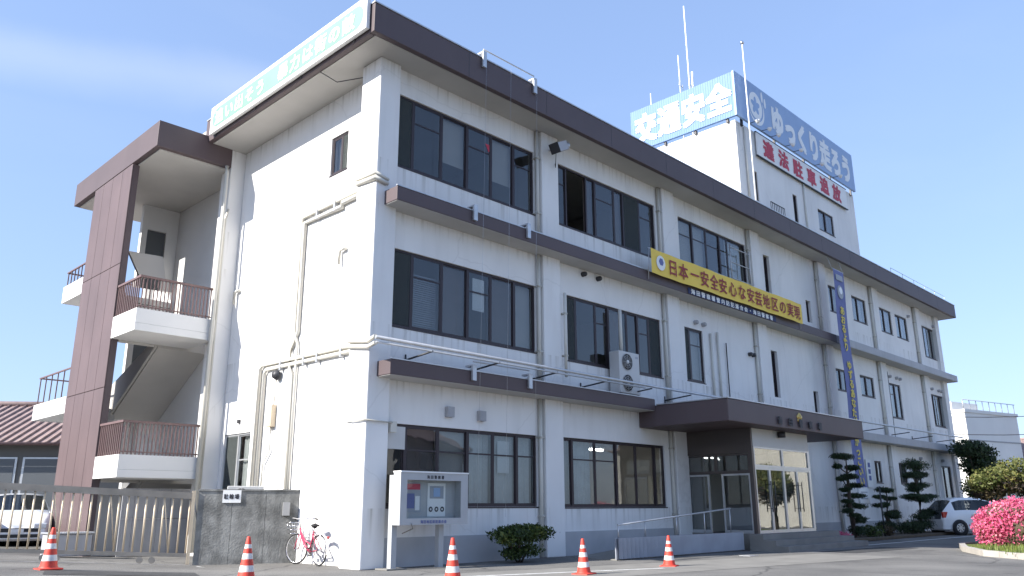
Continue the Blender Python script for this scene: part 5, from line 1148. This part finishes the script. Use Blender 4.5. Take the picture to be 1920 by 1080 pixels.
bush('low red flowering plant at the end of the entrance steps', (19.6, -1.5, .2), (.45, .35, .2), 900, 'blossom', .05, 34, 3)
pb = MB().bbox(17.6, 31, -2.1, -.3, 0, .10, .02); tag(pb.build('planting_bed', 'soil'), kind='structure')
s = thing('pole_sign', 'narrow upright notice on a dark pole before the small pines', 'sign', (22.9, -1.75, 0)); MB().tube([(22.9, -1.75, 0), (22.9, -1.75, 1.95)], .03, 8).build('pole', 'dark_metal', s)
s = thing('wall_plate', 'narrow white plate with blue marks on the wall right of the blue banner', 'sign', (27.0, .1, 1.9)); MB().box(26.6, 27.15, .09, .118, 2.0, 3.2).build('board', 'sign_white', s); [MB().box(26.76, 27.0, .082, .089, z, z + .2).build('text_mark', 'banner_blue', s) for z in (2.86, 2.58, 2.3)]

# dark broadleaf tree at the far corner
def tree(label, x, y, crown, mat, trunk, size, seed, extra=None):
    rg = np.random.default_rng(seed); t = thing('broadleaf_tree', label, 'tree', (x, y, 0))
    m = MB().tube([(x + a, y + b, z) for a, b, z in trunk], .09, 8, rs=[.14 - .09 * i / (len(trunk) - 1) for i in range(len(trunk))])
    top = trunk[-1]
    for (dx, dy, z, rx, rz_, k) in crown: m.tube([(x + top[0] * .5, y + top[1] * .5, trunk[-2][2]), (x + dx * .6, y + dy * .6, (trunk[-2][2] + z) / 2), (x + dx, y + dy, z)], .03, 6)
    m.build('trunk', 'bark', t)
    leafobj('crown', [cloud(int(k), (x + dx, y + dy, z), (rx, rx, rz_), size, rg, .35) for dx, dy, z, rx, rz_, k in crown], mat, t)
    if extra: leafobj('under_foliage', [cloud(int(k), (x + dx, y + dy, z), (rx, rx, rz_), size, rg, .3) for dx, dy, z, rx, rz_, k in extra[1]], extra[0], t)
tree('dark green tree at the far corner of the building', 36.0, -1.6, [(-.5, 0, 4.0, .9, .42, 1400), (.8, 0, 3.8, .95, .5, 1500), (1.9, 0, 3.3, .7, .5, 1000), (.3, 0, 3.2, .8, .45, 1000), (1.2, 0, 2.8, .8, .4, 800), (2.7, 0, 3.0, .4, .28, 350), (.3, 0, 2.0, .8, .5, 900), (1.3, 0, 1.6, .8, .5, 900), (.2, 0, 1.2, .7, .5, 700)], 'leaf_pine', [(0, 0, 0), (.05, 0, 1.2), (.1, 0, 2.4), (.2, 0, 3.2)], .16, 41)
tree('yellow green maple with purplish underside behind the pink azalea', 22.3, -6.7, [(-1.3, .9, 1.95, .55, .3, 700), (-.8, .5, 2.15, .75, .35, 1100), (-.1, 0, 2.4, .8, .38, 1300), (.8, -.7, 2.6, .8, .4, 1300), (1.7, -1.4, 2.55, .9, .4, 1200), (-.2, .2, 2.0, .9, .3, 500), (.8, -.5, 2.1, .9, .3, 500)], 'leaf_lime', [(0.6, -.4, 0), (.5, -.3, .9), (.3, -.2, 1.6), (.2, -.1, 2.2)], .11, 42,
     ('leaf_purple', [(-.5, .4, 1.9, .75, .4, 1500), (.4, -.2, 1.95, .85, .45, 1800), (1.4, -1.0, 2.1, .95, .5, 1700), (-1.0, .8, 1.7, .5, .4, 800), (.6, -.4, 1.5, .7, .3, 700)]))
# azalea on its kerbed island
isl = [(15.2, -6.75), (13.2, -7.8), (12.0, -9.2), (12.0, -16), (30, -16), (30, -7.4), (24, -6.3), (17.5, -6.0)]
m = MB(); m.prism(isl, 'z', 0, .1); tag(m.build('planted_island', 'grass'), kind='structure')
for i in range(len(isl)):
    a, b = Vector((*isl[i], 0)), Vector((*isl[(i + 1) % len(isl)], 0))
    if a.y < -15 or b.y < -15: continue
    dv = (b - a); n_ = max(1, round(dv.length / .62)); ang = math.atan2(dv.y, dv.x)
    T_ = Matrix.Translation(a) @ Matrix.Rotation(ang, 4, 'Z'); st_ = dv.length / n_
    for k in range(n_):
        q = MB().box(k * st_ + .006, (k + 1) * st_ - .006, -.08, .08, 0, .135 + rnd.uniform(-.004, .004), T_); o = q.build('kerb_stone', 'kerb', bpy.data.objects['planted_island'])
s = thing('azalea_bush', 'large rounded azalea covered in pink blossom on the kerbed island', 'bush', (18.1, -7.55, 0))
rg = np.random.default_rng(5)
def dome(n, c, rad, size, shell, aspect): 
    q = cloud(n, c, rad, size, rg, shell, aspect); return q[q[:, 0, 2] > .08]
ctr = (18.1, -7.6, .60); bl, gr = [], []
lobes = [(ctr, (1.10, 1.10, .72))]
for k in range(22):
    a = rg.random() * 6.283; el = rg.random() ** .7 * 1.25; r_ = .42 + .16 * rg.random()
    lobes.append(((ctr[0] + .86 * math.cos(a) * math.cos(el), ctr[1] + .86 * math.sin(a) * math.cos(el), ctr[2] - .1 + .52 * math.sin(el)), (r_, r_, r_ * .72)))
lobes += [((18.95, -8.35, .55), (.95, .95, .66)), ((17.5, -6.95, .42), (.5, .5, .42)), ((19.7, -8.9, .5), (.7, .7, .55))]
for c_, r_ in lobes:
    k = int(2600 * r_[0] ** 1.6); kf = rg.uniform(.85, 1.1)
    bl.append(dome(int(k * kf * 2.2), c_, r_, .062, .93, .85)); gr.append(dome(int(k * (1.5 - kf)), c_, tuple(x * .98 for x in r_), .055, .85, .5))
leafobj('blossoms', bl, 'blossom', s); leafobj('foliage', gr, 'leaf_azalea', s)
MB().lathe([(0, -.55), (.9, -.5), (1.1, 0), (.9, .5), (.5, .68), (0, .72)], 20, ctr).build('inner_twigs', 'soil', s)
# tufts of lawn on the island
g_ = NR.random((5200, 2)) * np.array([9, 8]) + np.array([12.2, -14.8]); keep = [(x, y) for x, y in g_ if y < -6.9 - max(0, (14.9 - x)) * .62 and (x - 18.1) ** 2 + (y + 7.6) ** 2 > .8]
k = np.array(keep); n = len(k); hgt = .05 + .06 * NR.random(n); an = NR.random(n) * 6.28; dx, dy = np.cos(an) * .012, np.sin(an) * .012; z = np.full(n, .098)
q = np.stack([np.stack([k[:, 0] - dx, k[:, 1] - dy, z], 1), np.stack([k[:, 0] + dx, k[:, 1] + dy, z], 1), np.stack([k[:, 0] + dx * .3 + dy * 2, k[:, 1] + dy * .3, z + hgt], 1), np.stack([k[:, 0] - dx * .3 + dy * 2, k[:, 1] - dy * .3, z + hgt], 1)], 1)
lo = leafobj('lawn', q, 'grass', None); tag(lo, 'short lawn on the kerbed island', 'grass', kind='stuff')
